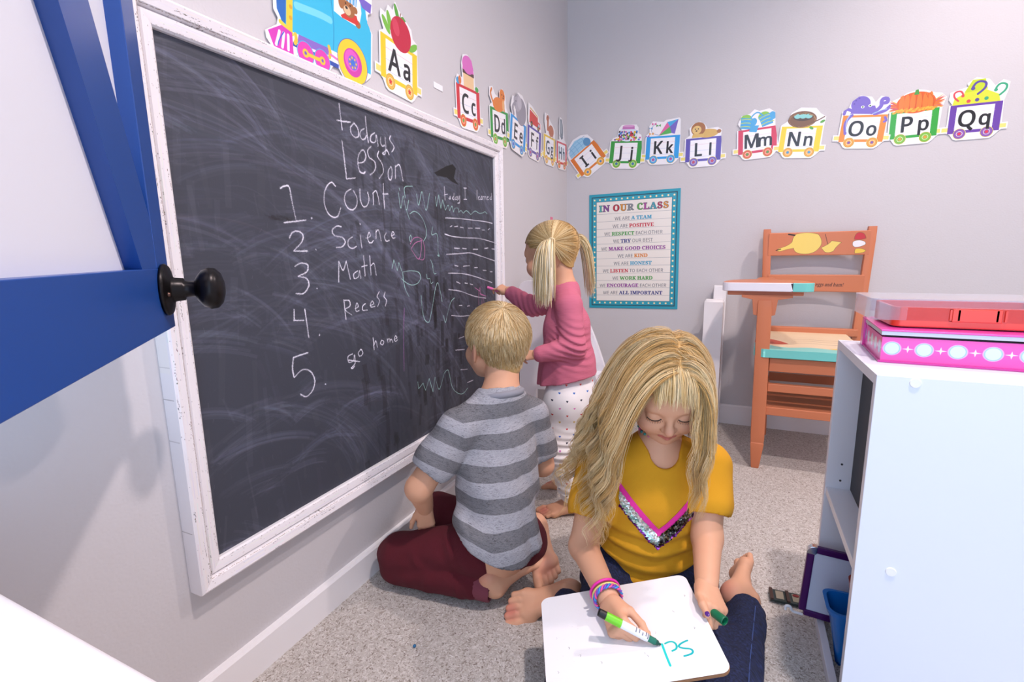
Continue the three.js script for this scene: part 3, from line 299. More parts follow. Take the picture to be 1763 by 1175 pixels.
// ---------- orange tablet-arm school chair ----------
{
  const t = thing('school_desk_chair', 'orange painted wooden school chair with a writing arm and cartoon painting', 'chair', [0, 0, 0]);
  const or = M('#cd7b53', { roughness: 0.45 });
  const beam = (a, b, w, d, w2 = w, d2 = d) => { const g = new RoundedBoxGeometry(1, 1, 1, 1, 0.06), p = g.attributes.position; for (let i = 0; i < p.count; i++) { const k = p.getY(i) + 0.5; p.setXYZ(i, lerp(a[0], b[0], k) + p.getX(i) * lerp(w, w2, k), lerp(a[1], b[1], k), lerp(a[2], b[2], k) + p.getZ(i) * lerp(d, d2, k)); } g.computeVertexNormals(); return toCreasedNormals(g, 0.6); };
  for (const [x0, x1] of [[0.951, 0.914], [1.245, 1.284]]) part(t, 'back_post', beam([x0, 0, 0.092], [x1, 0.893, 0.060], 0.032, 0.04, 0.03, 0.03), or);
  part(t, 'leg', merge([beam([0.912, 0, 0.492], [0.914, 0.10, 0.492], 0.026, 0.03, 0.046, 0.034), beam([0.914, 0.10, 0.492], [0.906, 0.63, 0.488], 0.046, 0.034)]), or);
  part(t, 'leg', merge([beam([1.235, 0, 0.492], [1.233, 0.10, 0.492], 0.026, 0.03, 0.044, 0.034), beam([1.233, 0.10, 0.492], [1.230, 0.43, 0.488], 0.044, 0.034)]), or);
  // curved back rails
  const curved = (y0, y1, x0, x1, z, bow, th) => { const n = 20, s = new THREE.Shape(); s.moveTo(x0, z); for (let i = 1; i <= n; i++) { const k = i / n * 2 - 1; s.lineTo(lerp(x0, x1, i / n), z - bow * (1 - k * k)); } for (let i = n; i >= 0; i--) { const k = i / n * 2 - 1; s.lineTo(lerp(x0, x1, i / n), z + th - bow * (1 - k * k)); } s.closePath(); const g = extr(s, y1 - y0 - 0.006, 0.003); g.rotateX(Math.PI / 2); g.translate(0, y1 - 0.003, 0); return g; };   // shape y becomes world z
  const paintTop = tex(1024, 280, (g, W, H) => {
    g.fillStyle = '#cd7b53'; g.fillRect(0, 0, W, H);
    // loose yellow and red painted patches
    g.fillStyle = '#efd36a'; g.strokeStyle = '#6a5a2a'; g.lineWidth = 3;
    const blob = (pts) => { g.beginPath(); g.moveTo(pts[0], pts[1]); for (let i = 2; i + 3 < pts.length; i += 4) g.quadraticCurveTo(pts[i], pts[i + 1], pts[i + 2], pts[i + 3]); g.closePath(); g.fill(); g.stroke(); };
    blob([290, 20, 420, -10, 520, 30, 590, 120, 540, 190, 500, 260, 400, 262, 280, 262, 270, 190, 200, 200, 120, 230, 70, 220, 110, 190, 220, 160, 250, 110, 250, 50, 290, 20]);
    blob([560, 190, 640, 150, 660, 110, 720, 120, 760, 130, 700, 190, 690, 230, 640, 262, 600, 240, 560, 190]);
    g.fillStyle = '#c8323c'; blob([880, 100, 880, 30, 920, 20, 980, 20, 990, 90, 940, 110, 880, 100]); g.fillStyle = '#f1eef0'; blob([870, 130, 880, 110, 930, 110, 1000, 120, 990, 160, 950, 190, 900, 190, 860, 180, 870, 130]); g.fillStyle = '#efc94a'; blob([900, 210, 950, 190, 1000, 230, 990, 262, 900, 262, 890, 240, 900, 210]);
    g.strokeStyle = '#1c1814'; g.lineWidth = 16; g.lineCap = 'round'; g.beginPath(); g.moveTo(205, 22); g.lineTo(270, 34); g.stroke(); g.lineWidth = 10; g.beginPath(); g.moveTo(80, 214); g.lineTo(130, 200); g.stroke(); g.lineWidth = 5; g.beginPath(); g.moveTo(590, 30); g.lineTo(625, 150); g.stroke();
  });
  const textTop = tex(1024, 220, (g, W, H) => { g.fillStyle = '#cd7b53'; g.fillRect(0, 0, W, H); g.fillStyle = '#34201c'; g.font = 'italic bold 62px serif'; g.fillText('to green eggs and ham!', 350, 150, 480); });
  const face = (g, x0, x1, y0, y1) => { const p = g.attributes.position, u = g.attributes.uv; for (let i = 0; i < p.count; i++) u.setXY(i, (p.getX(i) - x0) / (x1 - x0), (p.getY(i) - y0) / (y1 - y0)); return g; };
  part(t, 'back_rail', face(curved(0.782, 0.877, 0.925, 1.275, 0.062, 0.022, 0.016), 0.925, 1.275, 0.782, 0.877), M('#ffffff', { map: paintTop, roughness: 0.42 }), 'top rail with loose yellow, red and white painting');
  part(t, 'back_rail', face(curved(0.633, 0.703, 0.932, 1.268, 0.068, 0.022, 0.016), 0.932, 1.268, 0.633, 0.703), M('#ffffff', { map: textTop, roughness: 0.42 }), 'lower rail with black lettering');
  part(t, 'back_rail', curved(0.455, 0.485, 0.94, 1.262, 0.082, 0.004, 0.02), or);
  // saddle seat
  { const s = new THREE.Shape(); s.moveTo(0.90, 0.10); s.lineTo(1.225, 0.10); s.quadraticCurveTo(1.262, 0.3, 1.258, 0.47); s.quadraticCurveTo(1.25, 0.508, 1.2, 0.51); s.lineTo(0.94, 0.51); s.quadraticCurveTo(0.888, 0.508, 0.882, 0.47); s.quadraticCurveTo(0.88, 0.3, 0.90, 0.10);
    const nX = 40, nZ = 40, inside = (x, z) => { const l = z < 0.10 ? 0.9 : lerp(0.9, 0.882, Math.min(1, (z - 0.1) / 0.37)), r2 = lerp(1.225, 1.258, Math.min(1, (z - 0.1) / 0.37)); return [l, r2]; };
    const pos = [], uv = [], idx = [], top = (x, z) => 0.456 - 0.010 * Math.exp(-(((x - 0.99) / 0.07) ** 2) - ((z - 0.36) / 0.12) ** 2) - 0.010 * Math.exp(-(((x - 1.15) / 0.07) ** 2) - ((z - 0.36) / 0.12) ** 2) + 0.008 * sm(0.2, 0.1, z);
    for (let j = 0; j <= nZ; j++) for (let i = 0; i <= nX; i++) { const z = lerp(0.10, 0.51, j / nZ), [l, r2] = inside(0, z), e = j > nZ - 4 ? Math.sqrt(Math.max(0, 1 - ((j - nZ + 4) / 4) ** 2)) * 0.03 + 0.0 : 0.03, q = 0.03 - e, x = lerp(l + q, r2 - q, i / nX); pos.push(x, top(x, z), z); uv.push((x - 0.88) / 0.38, (0.51 - z) / 0.41); }
    for (let j = 0; j < nZ; j++) for (let i = 0; i < nX; i++) { const a = j * (nX + 1) + i; idx.push(a, a + nX + 1, a + 1, a + 1, a + nX + 1, a + nX + 2); }
    const g = new THREE.BufferGeometry(); g.setAttribute('position', new THREE.Float32BufferAttribute(pos, 3)); g.setAttribute('uv', new THREE.Float32BufferAttribute(uv, 2)); g.setIndex(idx); g.computeVertexNormals();
    const edge = [], cnt = nX + 1, ring = []; for (let i = 0; i <= nX; i++) ring.push(nZ * cnt + i); for (let j = nZ; j >= 0; j--) ring.push(j * cnt + nX); for (let i = nX; i >= 0; i--) ring.push(i); for (let j = 0; j <= nZ; j++) ring.push(j * cnt);
    const ep = [], ei = []; ring.forEach((k, n) => { ep.push(pos[3 * k], pos[3 * k + 1], pos[3 * k + 2], pos[3 * k], pos[3 * k + 1] - 0.030, pos[3 * k + 2]); if (n) ei.push(2 * n - 2, 2 * n - 1, 2 * n, 2 * n, 2 * n - 1, 2 * n + 1); });
    const bot = []; for (let i = 1; i < ring.length - 1; i++) bot.push(1, 2 * i + 3 > 2 * ring.length - 1 ? 1 : 2 * i + 1, 2 * i + 3);
    const eg = new THREE.BufferGeometry(); eg.setAttribute('position', new THREE.Float32BufferAttribute(ep, 3)); eg.setIndex([...ei, ...bot]); eg.computeVertexNormals();
    const seatTex = tex(512, 512, (c, W, H) => { c.fillStyle = '#86d8d0'; c.fillRect(0, 0, W, H); c.fillStyle = '#efd9b4'; c.beginPath(); c.moveTo(0, 0); c.lineTo(W, 0); c.lineTo(W, 330); c.quadraticCurveTo(300, 400, 120, 370); c.lineTo(0, 330); c.fill(); c.fillStyle = '#d05a44'; c.beginPath(); c.moveTo(0, 180); c.quadraticCurveTo(120, 170, 170, 270); c.quadraticCurveTo(90, 330, 0, 330); c.fill(); c.fillStyle = '#f2c94a'; c.beginPath(); c.ellipse(430, 350, 90, 22, -0.1, 0, 7); c.fill(); c.strokeStyle = '#8a6a4a'; c.lineWidth = 3; for (const y of [170, 210, 260]) { c.beginPath(); c.moveTo(200, y); c.quadraticCurveTo(330, y - 14, 480, y); c.stroke(); } });
    const st = part(t, 'seat', g, M('#ffffff', { map: seatTex, roughness: 0.4 }), 'seat painted cream, red and yellow on turquoise'); part(st, 'seat_edge', eg, M('#74d0c7', { roughness: 0.4 }), 'turquoise seat edge'); }
  part(t, 'apron', span(0.935, 1.215, 0.372, 0.422, 0.474, 0.494, 0.002), or); part(t, 'apron', span(0.96, 1.24, 0.37, 0.42, 0.085, 0.105, 0.002), or);
  for (const [y0, y1] of [[0.297, 0.326], [0.208, 0.238]]) part(t, 'front_stretcher', span(0.935, 1.215, y0, y1, 0.474, 0.496, 0.002), or);
  for (const x of [0.925, 1.222]) for (const [y0, y1] of [[0.372, 0.422], [0.297, 0.326], [0.208, 0.238]]) part(t, 'side_rail', span(x, x + 0.018, y0, y1, 0.10, 0.478, 0.002), or);
  part(t, 'rear_stretcher', span(0.96, 1.24, 0.248, 0.282, 0.088, 0.106, 0.002), or);
  for (const z of [0.15, 0.25, 0.35, 0.43]) part(t, 'shelf_slat', span(0.93, 1.236, 0.226, 0.236, z - 0.036, z + 0.036, 0.002), or);
  // writing arm
  { const s = new THREE.Shape(); s.moveTo(0.79, 0.505); s.lineTo(1.02, 0.515); s.quadraticCurveTo(1.056, 0.512, 1.052, 0.47); s.lineTo(1.03, 0.36); s.quadraticCurveTo(1.0, 0.30, 0.955, 0.27); s.lineTo(0.945, 0.12); s.quadraticCurveTo(0.92, 0.09, 0.895, 0.12); s.lineTo(0.88, 0.27); s.quadraticCurveTo(0.80, 0.30, 0.775, 0.40); s.lineTo(0.767, 0.48); s.quadraticCurveTo(0.768, 0.503, 0.79, 0.505);
    let g = extr(new THREE.Shape(s.getSpacedPoints(160)), 0.026, 0.003).toNonIndexed(); g.rotateX(Math.PI / 2); g.translate(0, 0.690, 0); const p = g.attributes.position, n = g.attributes.normal, c = new Float32Array(p.count * 3), O = lin('#cd7b53'), Wt = lin('#eceaf0'), T = lin('#74d0c7'), B = lin('#23201f');
    for (let i = 0; i < p.count; i += 3) { const ny = (n.getY(i) + n.getY(i + 1) + n.getY(i + 2)) / 3, x = (p.getX(i) + p.getX(i + 1) + p.getX(i + 2)) / 3; const k = Math.abs(ny) > 0.8 ? O : x < 0.984 ? Wt : x < 0.990 ? B : T; for (let j = 0; j < 3; j++) c.set(k, 3 * (i + j)); }
    g.setAttribute('color', new THREE.BufferAttribute(c, 3)); part(t, 'writing_arm', g, VC({ roughness: 0.4 }), 'writing arm with white and turquoise edge'); }
  part(t, 'arm_support', span(0.782, 1.025, 0.646, 0.662, 0.35, 0.488, 0.003), or);
  const br = extr([[-0.075, 0], [-0.075, -0.008], [-0.04, -0.016], [-0.034, -0.07], [-0.018, -0.075], [-0.018, -0.03], [0.018, -0.03], [0.018, -0.075], [0.034, -0.07], [0.04, -0.016], [0.085, -0.008], [0.085, 0]], 0.02, 0.001); br.translate(0.906, 0.648, 0.476); part(t, 'arm_bracket', br, or);
}
// ---------- white shelf unit on the right ----------
{
  const t = thing('shelf_unit', 'white laminate shelf unit standing at the right edge', 'shelf unit', [0, 0, 0]), m = M('#e3e6ef', { roughness: 0.32 }), X0 = 1.010, X1 = 1.31;
  part(t, 'side_panel', span(X0, X1, 0, 0.620, 1.589, 1.605, 0.001), m); part(t, 'side_panel', span(X0, X1, 0, 0.620, 1.283, 1.299, 0.001), m);
  part(t, 'top_panel', span(X0, X1, 0.604, 0.6198, 1.299, 1.589), m); part(t, 'shelf', span(X0 + 0.002, X1, 0.291, 0.306, 1.299, 1.589, 0.001), m);
  part(t, 'bottom_rail', span(X0 + 0.002, X0 + 0.016, 0, 0.02, 1.299, 1.589, 0.001), m); part(t, 'back_panel', span(X1 - 0.004, X1, 0.02, 0.604, 1.299, 1.589), m);
  const cap = new THREE.CylinderGeometry(0.0065, 0.0072, 0.0018, 24); cap.rotateX(Math.PI / 2);
  for (const y of [0.612, 0.314]) { const c = part(t, 'screw_cover', cap, white); c.position.set(1.056, y, 1.6058); }
  const hole = new THREE.CylinderGeometry(0.0022, 0.0022, 0.0012, 14); hole.rotateX(Math.PI / 2); for (const y of [0.36, 0.324]) { const h = part(t, 'peg_hole', hole, M('#2a2a30')); h.position.set(1.036, y, 1.2992); }
}
{ const g = solo('binder', merge([span(0, 0.025, 0, 0.27, 0, 0.21, 0.003), span(0.028, 0.05, 0.004, 0.262, 0.004, 0.2), span(0.052, 0.06, 0, 0.27, 0, 0.21, 0.003)]), M('#131316', { roughness: 0.5 }), 'black binder standing on the upper shelf of the white unit', 'binder', [1.054, 0.3065, 1.3]); }
// pink box, red pencil box with a clear lid
{
  const t = thing('pink_storage_box', 'hot pink keepsake box with pale oval medallions on top of the white shelf unit', 'box', [1.035, 0.6203, 1.5]); t.rotation.y = -0.055;
  const W = 0.245, D = 0.18, pk = lin('#e0309c');
  const side = (w, n, first) => tex(Math.round(w * 3400), 180, (g, PW, PH) => { g.fillStyle = '#ee4aae'; g.fillRect(0, 0, PW, PH); g.fillStyle = '#c01f82'; g.fillRect(0, PH - 14, PW, 5); for (let i = 0; i < n; i++) { const x = (i + first) * PW / n; el(g, '#f2a6d6', x, 78, 42, 50); el(g, '#9cc4ea', x, 78, 37, 46); el(g, '#cfe4f4', x, 78, 31, 40); g.fillStyle = '#f9d6ec'; g.beginPath(); const sx = x + PW / n / 2; for (let k = 0; k < 8; k++) { const a = k * Math.PI / 4, q = k % 2 ? 7 : 27; g.lineTo(sx + Math.cos(a) * q, 78 + Math.sin(a) * q); } g.fill(); } });
  const body = new THREE.BoxGeometry(W, 0.041, D); body.translate(W / 2, 0.0205, -D / 2);
  const pm = M('#ee4aae', { roughness: 0.3, clearcoat: 0.4 }), fr = new THREE.MeshPhysicalMaterial({ map: side(W, 6, 0.34), roughness: 0.3, clearcoat: 0.4 }), sd = new THREE.MeshPhysicalMaterial({ map: side(D, 5, 0.5), roughness: 0.3, clearcoat: 0.4 });
  part(t, 'box_body', body, [sd, sd, pm, pm, fr, fr], 'sides with pale ovals and sparkles');
  const lip = part(t, 'base_edge', span(-0.003, W + 0.003, 0, 0.003, -D - 0.003, 0.003), M('#d23a9a', { roughness: 0.3 }));
  const lid = new THREE.Group(); const l1 = new THREE.Mesh(span(-0.002, W, 0.0445, 0.051, -D - 0.002, 0.002, 0.0008), M('#c5c8cf', { roughness: 0.4, metalness: 0.2 })); l1.name = 'lid_edge';
  part(t, 'lid', span(-0.003, W + 0.002, 0.051, 0.0535, -D - 0.003, 0.003, 0.0008), pm); t.add(l1); part(t, 'flap', span(-0.004, 0.0, 0.0, 0.0535, -D - 0.004, -D + 0.02, 0.0005), pm);
  part(t, 'inner_tray', span(0.006, W - 0.006, 0.0405, 0.0445, -D + 0.006, -0.006), M('#17151a'));
}
{
  const t = thing('pencil_box', 'red plastic pencil box with a frosted clear lid on the pink box', 'pencil box', [1.052, 0.6745, 1.468]);
  const sh = (x0, x1, z0, z1, r) => { const s = new THREE.Shape(); s.moveTo(x0 + r, z0); s.lineTo(x1 - r, z0); s.quadraticCurveTo(x1, z0, x1, z0 + r); s.lineTo(x1, z1 - r); s.quadraticCurveTo(x1, z1, x1 - r, z1); s.lineTo(x0 + r, z1); s.quadraticCurveTo(x0, z1, x0, z1 - r); s.lineTo(x0, z0 + r); s.quadraticCurveTo(x0, z0, x0 + r, z0); return s; };
  const o = sh(0, 0.21, -0.005, 0.125, 0.018), hole = sh(0.003, 0.207, -0.002, 0.122, 0.016); o.holes.push(new THREE.Path(hole.getPoints(12)));
  const red = M('#e03f26', { roughness: 0.3, clearcoat: 0.4 });
  const wall = extr(o, 0.03, 0.001); wall.rotateX(-Math.PI / 2); wall.translate(0, 0.003, 0.0); const fl = extr(sh(0.003, 0.207, -0.002, 0.122, 0.016), 0.002); fl.rotateX(-Math.PI / 2); fl.translate(0, 0.001, 0);
  part(t, 'tray', merge([wall, fl]), red, 'red tray'); const rim = extr(sh(-0.002, 0.212, -0.007, 0.127, 0.02), 0.003, 0.0006); rim.rotateX(-Math.PI / 2);
  part(t, 'latch', merge([span(0.075, 0.135, 0.012, 0.032, 0.0045, 0.0085, 0.001), ...[0.072, 0.082, 0.128, 0.138].map((x) => span(x, x + 0.0025, 0.014, 0.031, 0.0055, 0.0085))]), red);
  const lid = M('#f4f6fb', { roughness: 0.22, transmission: 0.94, thickness: 0, ior: 1.4 });
  const lo = sh(-0.03, 0.205, -0.006, 0.140, 0.016), lh = sh(-0.0285, 0.2035, -0.0045, 0.1385, 0.015); lo.holes.push(new THREE.Path(lh.getPoints(12)));
  const lw = extr(lo, 0.034); lw.rotateX(-Math.PI / 2); lw.translate(0, 0.012, 0); const lt = extr(sh(-0.03, 0.205, -0.006, 0.140, 0.016), 0.0015); lt.rotateX(-Math.PI / 2); lt.translate(0, 0.045, 0);
  part(t, 'lid', merge([lw, lt]), lid, 'frosted clear lid');
}
// purple framed board, trays and strip at the foot of the unit
{
  const t = thing('purple_framed_whiteboard', 'small whiteboard in a purple frame with a chrome corner, leaning out of the lower shelf', 'whiteboard', [0.976, 0.026, 1.335]); t.rotation.set(-0.04, 0, -0.055);
  const pu = M('#4c1263', { roughness: 0.3, metalness: 0.3 }), W = 0.26, H = 0.16, f = 0.014;
  part(t, 'board', span(f - 0.002, W - f, f - 0.002, H - f + 0.002, 0.002, 0.009), M('#d3d8ea', { roughness: 0.2 }));
  part(t, 'frame_rail', span(0, f, 0.01, H - 0.012, 0, 0.013, 0.003), pu); part(t, 'frame_rail', span(0.012, W, H - f, H, 0, 0.013, 0.003), pu); part(t, 'frame_rail', span(0.01, W, 0, f, 0, 0.013, 0.003), pu); part(t, 'frame_rail', span(W - f, W, 0, H, 0, 0.013, 0.003), pu);
  const c = new THREE.Shape(); c.moveTo(0, H - 0.016); c.quadraticCurveTo(0, H, 0.016, H); c.lineTo(0.016, H - f); c.quadraticCurveTo(f, H - f, f, H - 0.016); c.closePath(); const cg = extr(c, 0.012, 0.001); cg.translate(0, 0, 0.0005); part(t, 'corner', cg, M('#d8d8dc', { metalness: 1, roughness: 0.15 }), 'chrome corner');
}
solo('plastic_hook', tube([[0.012, 0.0, 0.004], [-0.008, 0.003, 0.004], [-0.012, 0.012, 0.005], [-0.020, 0.012, 0.006], [-0.021, 0.003, 0.006]], 0.0028, 24, 8), M('#eef0f6', { roughness: 0.35 }), 'white plastic hook against the purple framed whiteboard', 'hook', [0.972, 0.032, 1.350]);
{
  const t = thing('picture_strip', 'dark wooden strip of little framed pictures lying on the carpet', 'wooden strip', [0.926, 0.004, 1.268]); t.rotation.y = 0.05;
  const wd = M('#3b2219', { roughness: 0.5 }); part(t, 'backing', span(0, 0.10, 0, 0.006, -0.014, 0.026, 0.001), M('#22302f', { roughness: 0.6 }));
  for (const x of [0, 0.034, 0.068, 0.096]) part(t, 'divider', span(x, x + 0.007, 0.004, 0.0095, -0.014, 0.026, 0.001), wd);
  for (const [x, c] of [[0.013, '#9a917c'], [0.047, '#8c8672'], [0.079, '#9a917c']]) part(t, 'picture', span(x, x + 0.016, 0.0055, 0.0072, -0.008, 0.020), M(c));
  const rd = new THREE.SphereGeometry(0.006, 16, 10); rd.scale(1.2, 0.3, 0.8); rd.translate(0.055, 0.0078, -0.002); part(t, 'red_mark', rd, M('#7a1418'));
}
function trayBox(name, label, cat, color, at, w, h, d, taper, ry) {   // open tapered plastic bin standing on the carpet
  const ringp = (k, y, inset) => { const s = [], W = w / 2 - taper * (1 - k) - inset, D2 = d / 2 - taper * (1 - k) - inset, r = 0.018; for (const [sx, sz, a0] of [[1, 1, 0], [-1, 1, Math.PI / 2], [-1, -1, Math.PI], [1, -1, Math.PI * 1.5]]) for (let i = 0; i <= 5; i++) { const a = a0 + i / 5 * Math.PI / 2; s.push([sx * (W - r) + Math.cos(a) * r, y, sz * (D2 - r) + Math.sin(a) * r]); } return s; };
  const rings = [ringp(0, 0, 0.004), ringp(0.02, 0.004, 0), ringp(0.92, h * 0.92, 0), ringp(0.93, h * 0.93, -0.005), ringp(1, h, -0.006), ringp(1, h, 0.0), ringp(0.05, 0.006, 0.003)], n = rings[0].length, pos = [], idx = [];
  for (const q of rings) for (const p of q) pos.push(...p); for (let j = 0; j < rings.length - 1; j++) for (let i = 0; i < n; i++) { const a = j * n + i, b = j * n + (i + 1) % n; idx.push(a, a + n, b, b, a + n, b + n); }
  for (const [j, f] of [[0, 1], [rings.length - 1, 0]]) for (let i = 1; i < n - 1; i++) f ? idx.push(j * n, j * n + i, j * n + i + 1) : idx.push(j * n, j * n + i + 1, j * n + i);
  let g = new THREE.BufferGeometry(); g.setAttribute('position', new THREE.Float32BufferAttribute(pos, 3)); g.setIndex(idx); g = toCreasedNormals(g.toNonIndexed(), 0.6);
  const o = solo(name, g, M(color, { roughness: 0.28, clearcoat: 0.3 }), label, cat, at); o.rotation.y = ry; return o;
}
trayBox('plastic_bin', 'bright blue plastic bin on the carpet inside the lower shelf', 'bin', '#1273cc', [1.112, 0.002, 1.432], 0.20, 0.128, 0.07, 0.022, 0);
trayBox('plastic_bin', 'dark red plastic bin behind the near panel of the lower shelf', 'bin', '#8c180c', [1.118, 0.002, 1.527], 0.17, 0.222, 0.085, 0.010, 0);
solo('blue_lint', new THREE.IcosahedronGeometry(0.0035, 1), M('#2a6c9c'), 'tiny blue scrap on the carpet in front of the boy', 'scrap', [0.25, 0.003, 1.735]);
// ---------- soft bodies: distance fields meshed with surface nets ----------
const v3 = { add: (a, b) => [a[0] + b[0], a[1] + b[1], a[2] + b[2]], sub: (a, b) => [a[0] - b[0], a[1] - b[1], a[2] - b[2]], mul: (a, s) => [a[0] * s, a[1] * s, a[2] * s], dot: (a, b) => a[0] * b[0] + a[1] * b[1] + a[2] * b[2], len: (a) => Math.hypot(...a), norm: (a) => { const l = Math.hypot(...a) || 1; return [a[0] / l, a[1] / l, a[2] / l]; }, cross: (a, b) => [a[1] * b[2] - a[2] * b[1], a[2] * b[0] - a[0] * b[2], a[0] * b[1] - a[1] * b[0]], mix: (a, b, t) => [lerp(a[0], b[0], t), lerp(a[1], b[1], t), lerp(a[2], b[2], t)] };
class Field {
  constructor() { this.p = []; }
  // tapered capsule; flat = [axis, factor] squeezes it along an axis
  cap(a, b, ra, rb = ra, k = 0.012, flat = null, sub = false) { const c = v3.mix(a, b, 0.5); this.p.push({ t: 0, a, d: v3.sub(b, a), dd: v3.dot(v3.sub(b, a), v3.sub(b, a)) || 1e-9, ra, rb, k, flat, sub, c, R: v3.len(v3.sub(b, a)) / 2 + Math.max(ra, rb) }); return this; }
  ball(a, r, k = 0.012, sub = false) { this.p.push({ t: 1, a, ra: r, k, sub, c: a, R: r }); return this; }
  // ellipsoid with axes e0, e1, e2 (unit) and radii r
  ell(a, r, e, k = 0.012, sub = false) { this.p.push({ t: 2, a, r, e, k, sub, c: a, R: Math.max(...r), m: Math.min(...r) }); return this; }
  at(x, y, z) {
    let d = 1;
    for (let i = 0; i < this.p.length; i++) {
      const q = this.p[i], k = q.k, cx = x - q.c[0], cy = y - q.c[1], cz = z - q.c[2], lb = Math.sqrt(cx * cx + cy * cy + cz * cz) - q.R;
      if (!q.sub ? lb > d + k : lb > -d + k && lb > k) continue;
      let e;
      if (q.t === 0) {
        const px = x - q.a[0], py = y - q.a[1], pz = z - q.a[2]; let t = (px * q.d[0] + py * q.d[1] + pz * q.d[2]) / q.dd; t = t < 0 ? 0 : t > 1 ? 1 : t;
        const wx = px - q.d[0] * t, wy = py - q.d[1] * t, wz = pz - q.d[2] * t; let s = wx * wx + wy * wy + wz * wz;
        if (q.flat) { const n = q.flat[0], w = wx * n[0] + wy * n[1] + wz * n[2]; s += w * w * (q.flat[1] * q.flat[1] - 1); }
        e = Math.sqrt(s) - (q.ra + (q.rb - q.ra) * t);
      } else if (q.t === 1) e = lb;
      else { const px = x - q.a[0], py = y - q.a[1], pz = z - q.a[2], E = q.e, r = q.r, u = (px * E[0][0] + py * E[0][1] + pz * E[0][2]) / r[0], v = (px * E[1][0] + py * E[1][1] + pz * E[1][2]) / r[1], w = (px * E[2][0] + py * E[2][1] + pz * E[2][2]) / r[2], k0 = Math.sqrt(u * u + v * v + w * w), k1 = Math.sqrt(u * u / (r[0] * r[0]) + v * v / (r[1] * r[1]) + w * w / (r[2] * r[2])); e = k1 > 1e-9 ? k0 * (k0 - 1) / k1 : -q.m; }
      if (q.sub) { const h = Math.max(k - Math.abs(d + e), 0) / (k || 1); d = Math.max(d, -e) + h * h * k * 0.25; }
      else { const h = Math.max(k - Math.abs(d - e), 0) / (k || 1); d = Math.min(d, e) - h * h * k * 0.25; }
    }
    return d;
  }
}
// several fields blended with k
function unite(list, k) { return { p: list.flatMap((f) => f.p), at: (x, y, z) => { let d = list[0].at(x, y, z); for (let i = 1; i < list.length; i++) { const e = list[i].at(x, y, z), h = Math.max(k - Math.abs(d - e), 0) / k; d = Math.min(d, e) - h * h * k * 0.25; } return d; } }; }
function nets(fn, min, max, cell) {
  const n = [0, 1, 2].map((i) => Math.ceil((max[i] - min[i]) / cell) + 2), [nx, ny, nz] = n, V = new Float32Array(nx * ny * nz).fill(1), B = 6, hd = B * cell * 0.87 * 1.9;
  for (let bz = 0; bz < nz; bz += B) for (let by = 0; by < ny; by += B) for (let bx = 0; bx < nx; bx += B) {
    const d = fn(min[0] + (bx + B / 2) * cell, min[1] + (by + B / 2) * cell, min[2] + (bz + B / 2) * cell), skip = Math.abs(d) > hd;
    for (let z = bz; z < Math.min(bz + B, nz); z++) for (let y = by; y < Math.min(by + B, ny); y++) for (let x = bx; x < Math.min(bx + B, nx); x++) V[(z * ny + y) * nx + x] = skip ? Math.sign(d) : fn(min[0] + x * cell, min[1] + y * cell, min[2] + z * cell);
  }
  const id = new Int32Array(nx * ny * nz).fill(-1), pos = [], idx = [], o = [0, 1, nx, nx + 1, nx * ny, nx * ny + 1, nx * ny + nx, nx * ny + nx + 1], E = [[0, 1], [2, 3], [4, 5], [6, 7], [0, 2], [1, 3], [4, 6], [5, 7], [0, 4], [1, 5], [2, 6], [3, 7]], C = [0, 1, 2, 3, 4, 5, 6, 7].map((i) => [i & 1, (i >> 1) & 1, i >> 2]);
  for (let z = 0; z < nz - 1; z++) for (let y = 0; y < ny - 1; y++) for (let x = 0; x < nx - 1; x++) {
    const i = (z * ny + y) * nx + x; let m = 0; for (let c = 0; c < 8; c++) if (V[i + o[c]] < 0) m |= 1 << c;
    if (m === 0 || m === 255) continue;
    let px = 0, py = 0, pz = 0, k = 0;
    for (const [a, b] of E) { const va = V[i + o[a]], vb = V[i + o[b]]; if ((va < 0) === (vb < 0)) continue; const t = va / (va - vb); px += C[a][0] + (C[b][0] - C[a][0]) * t; py += C[a][1] + (C[b][1] - C[a][1]) * t; pz += C[a][2] + (C[b][2] - C[a][2]) * t; k++; }
    id[i] = pos.length / 3; pos.push(min[0] + (x + px / k) * cell, min[1] + (y + py / k) * cell, min[2] + (z + pz / k) * cell);
  }
  const S = [1, nx, nx * ny];
  for (let z = 1; z < nz - 1; z++) for (let y = 1; y < ny - 1; y++) for (let x = 1; x < nx - 1; x++) {
    const i = (z * ny + y) * nx + x, s0 = V[i] < 0;
    for (let ax = 0; ax < 3; ax++) { if ((V[i + S[ax]] < 0) === s0) continue; const b = S[(ax + 1) % 3], c = S[(ax + 2) % 3], q = [id[i], id[i - b], id[i - b - c], id[i - c]]; if (q.some((w) => w < 0)) continue; s0 ? idx.push(q[0], q[1], q[2], q[0], q[2], q[3]) : idx.push(q[0], q[2], q[1], q[0], q[3], q[2]); }
  }
  const nor = new Float32Array(pos.length), h = cell * 0.5;
  for (let i = 0; i < pos.length; i += 3) {
    const x = pos[i], y = pos[i + 1], z = pos[i + 2]; let gx = fn(x + h, y, z) - fn(x - h, y, z), gy = fn(x, y + h, z) - fn(x, y - h, z), gz = fn(x, y, z + h) - fn(x, y, z - h); const l = Math.hypot(gx, gy, gz) || 1; gx /= l; gy /= l; gz /= l; nor[i] = gx; nor[i + 1] = gy; nor[i + 2] = gz;
    const d = clamp(fn(x, y, z), -cell * 0.5, cell * 0.5) * 0.8; pos[i] -= gx * d; pos[i + 1] -= gy * d; pos[i + 2] -= gz * d;
  }
  const g = new THREE.BufferGeometry(); g.setAttribute('position', new THREE.Float32BufferAttribute(pos, 3)); g.setAttribute('normal', new THREE.BufferAttribute(nor, 3)); g.setIndex(idx); return g;
}
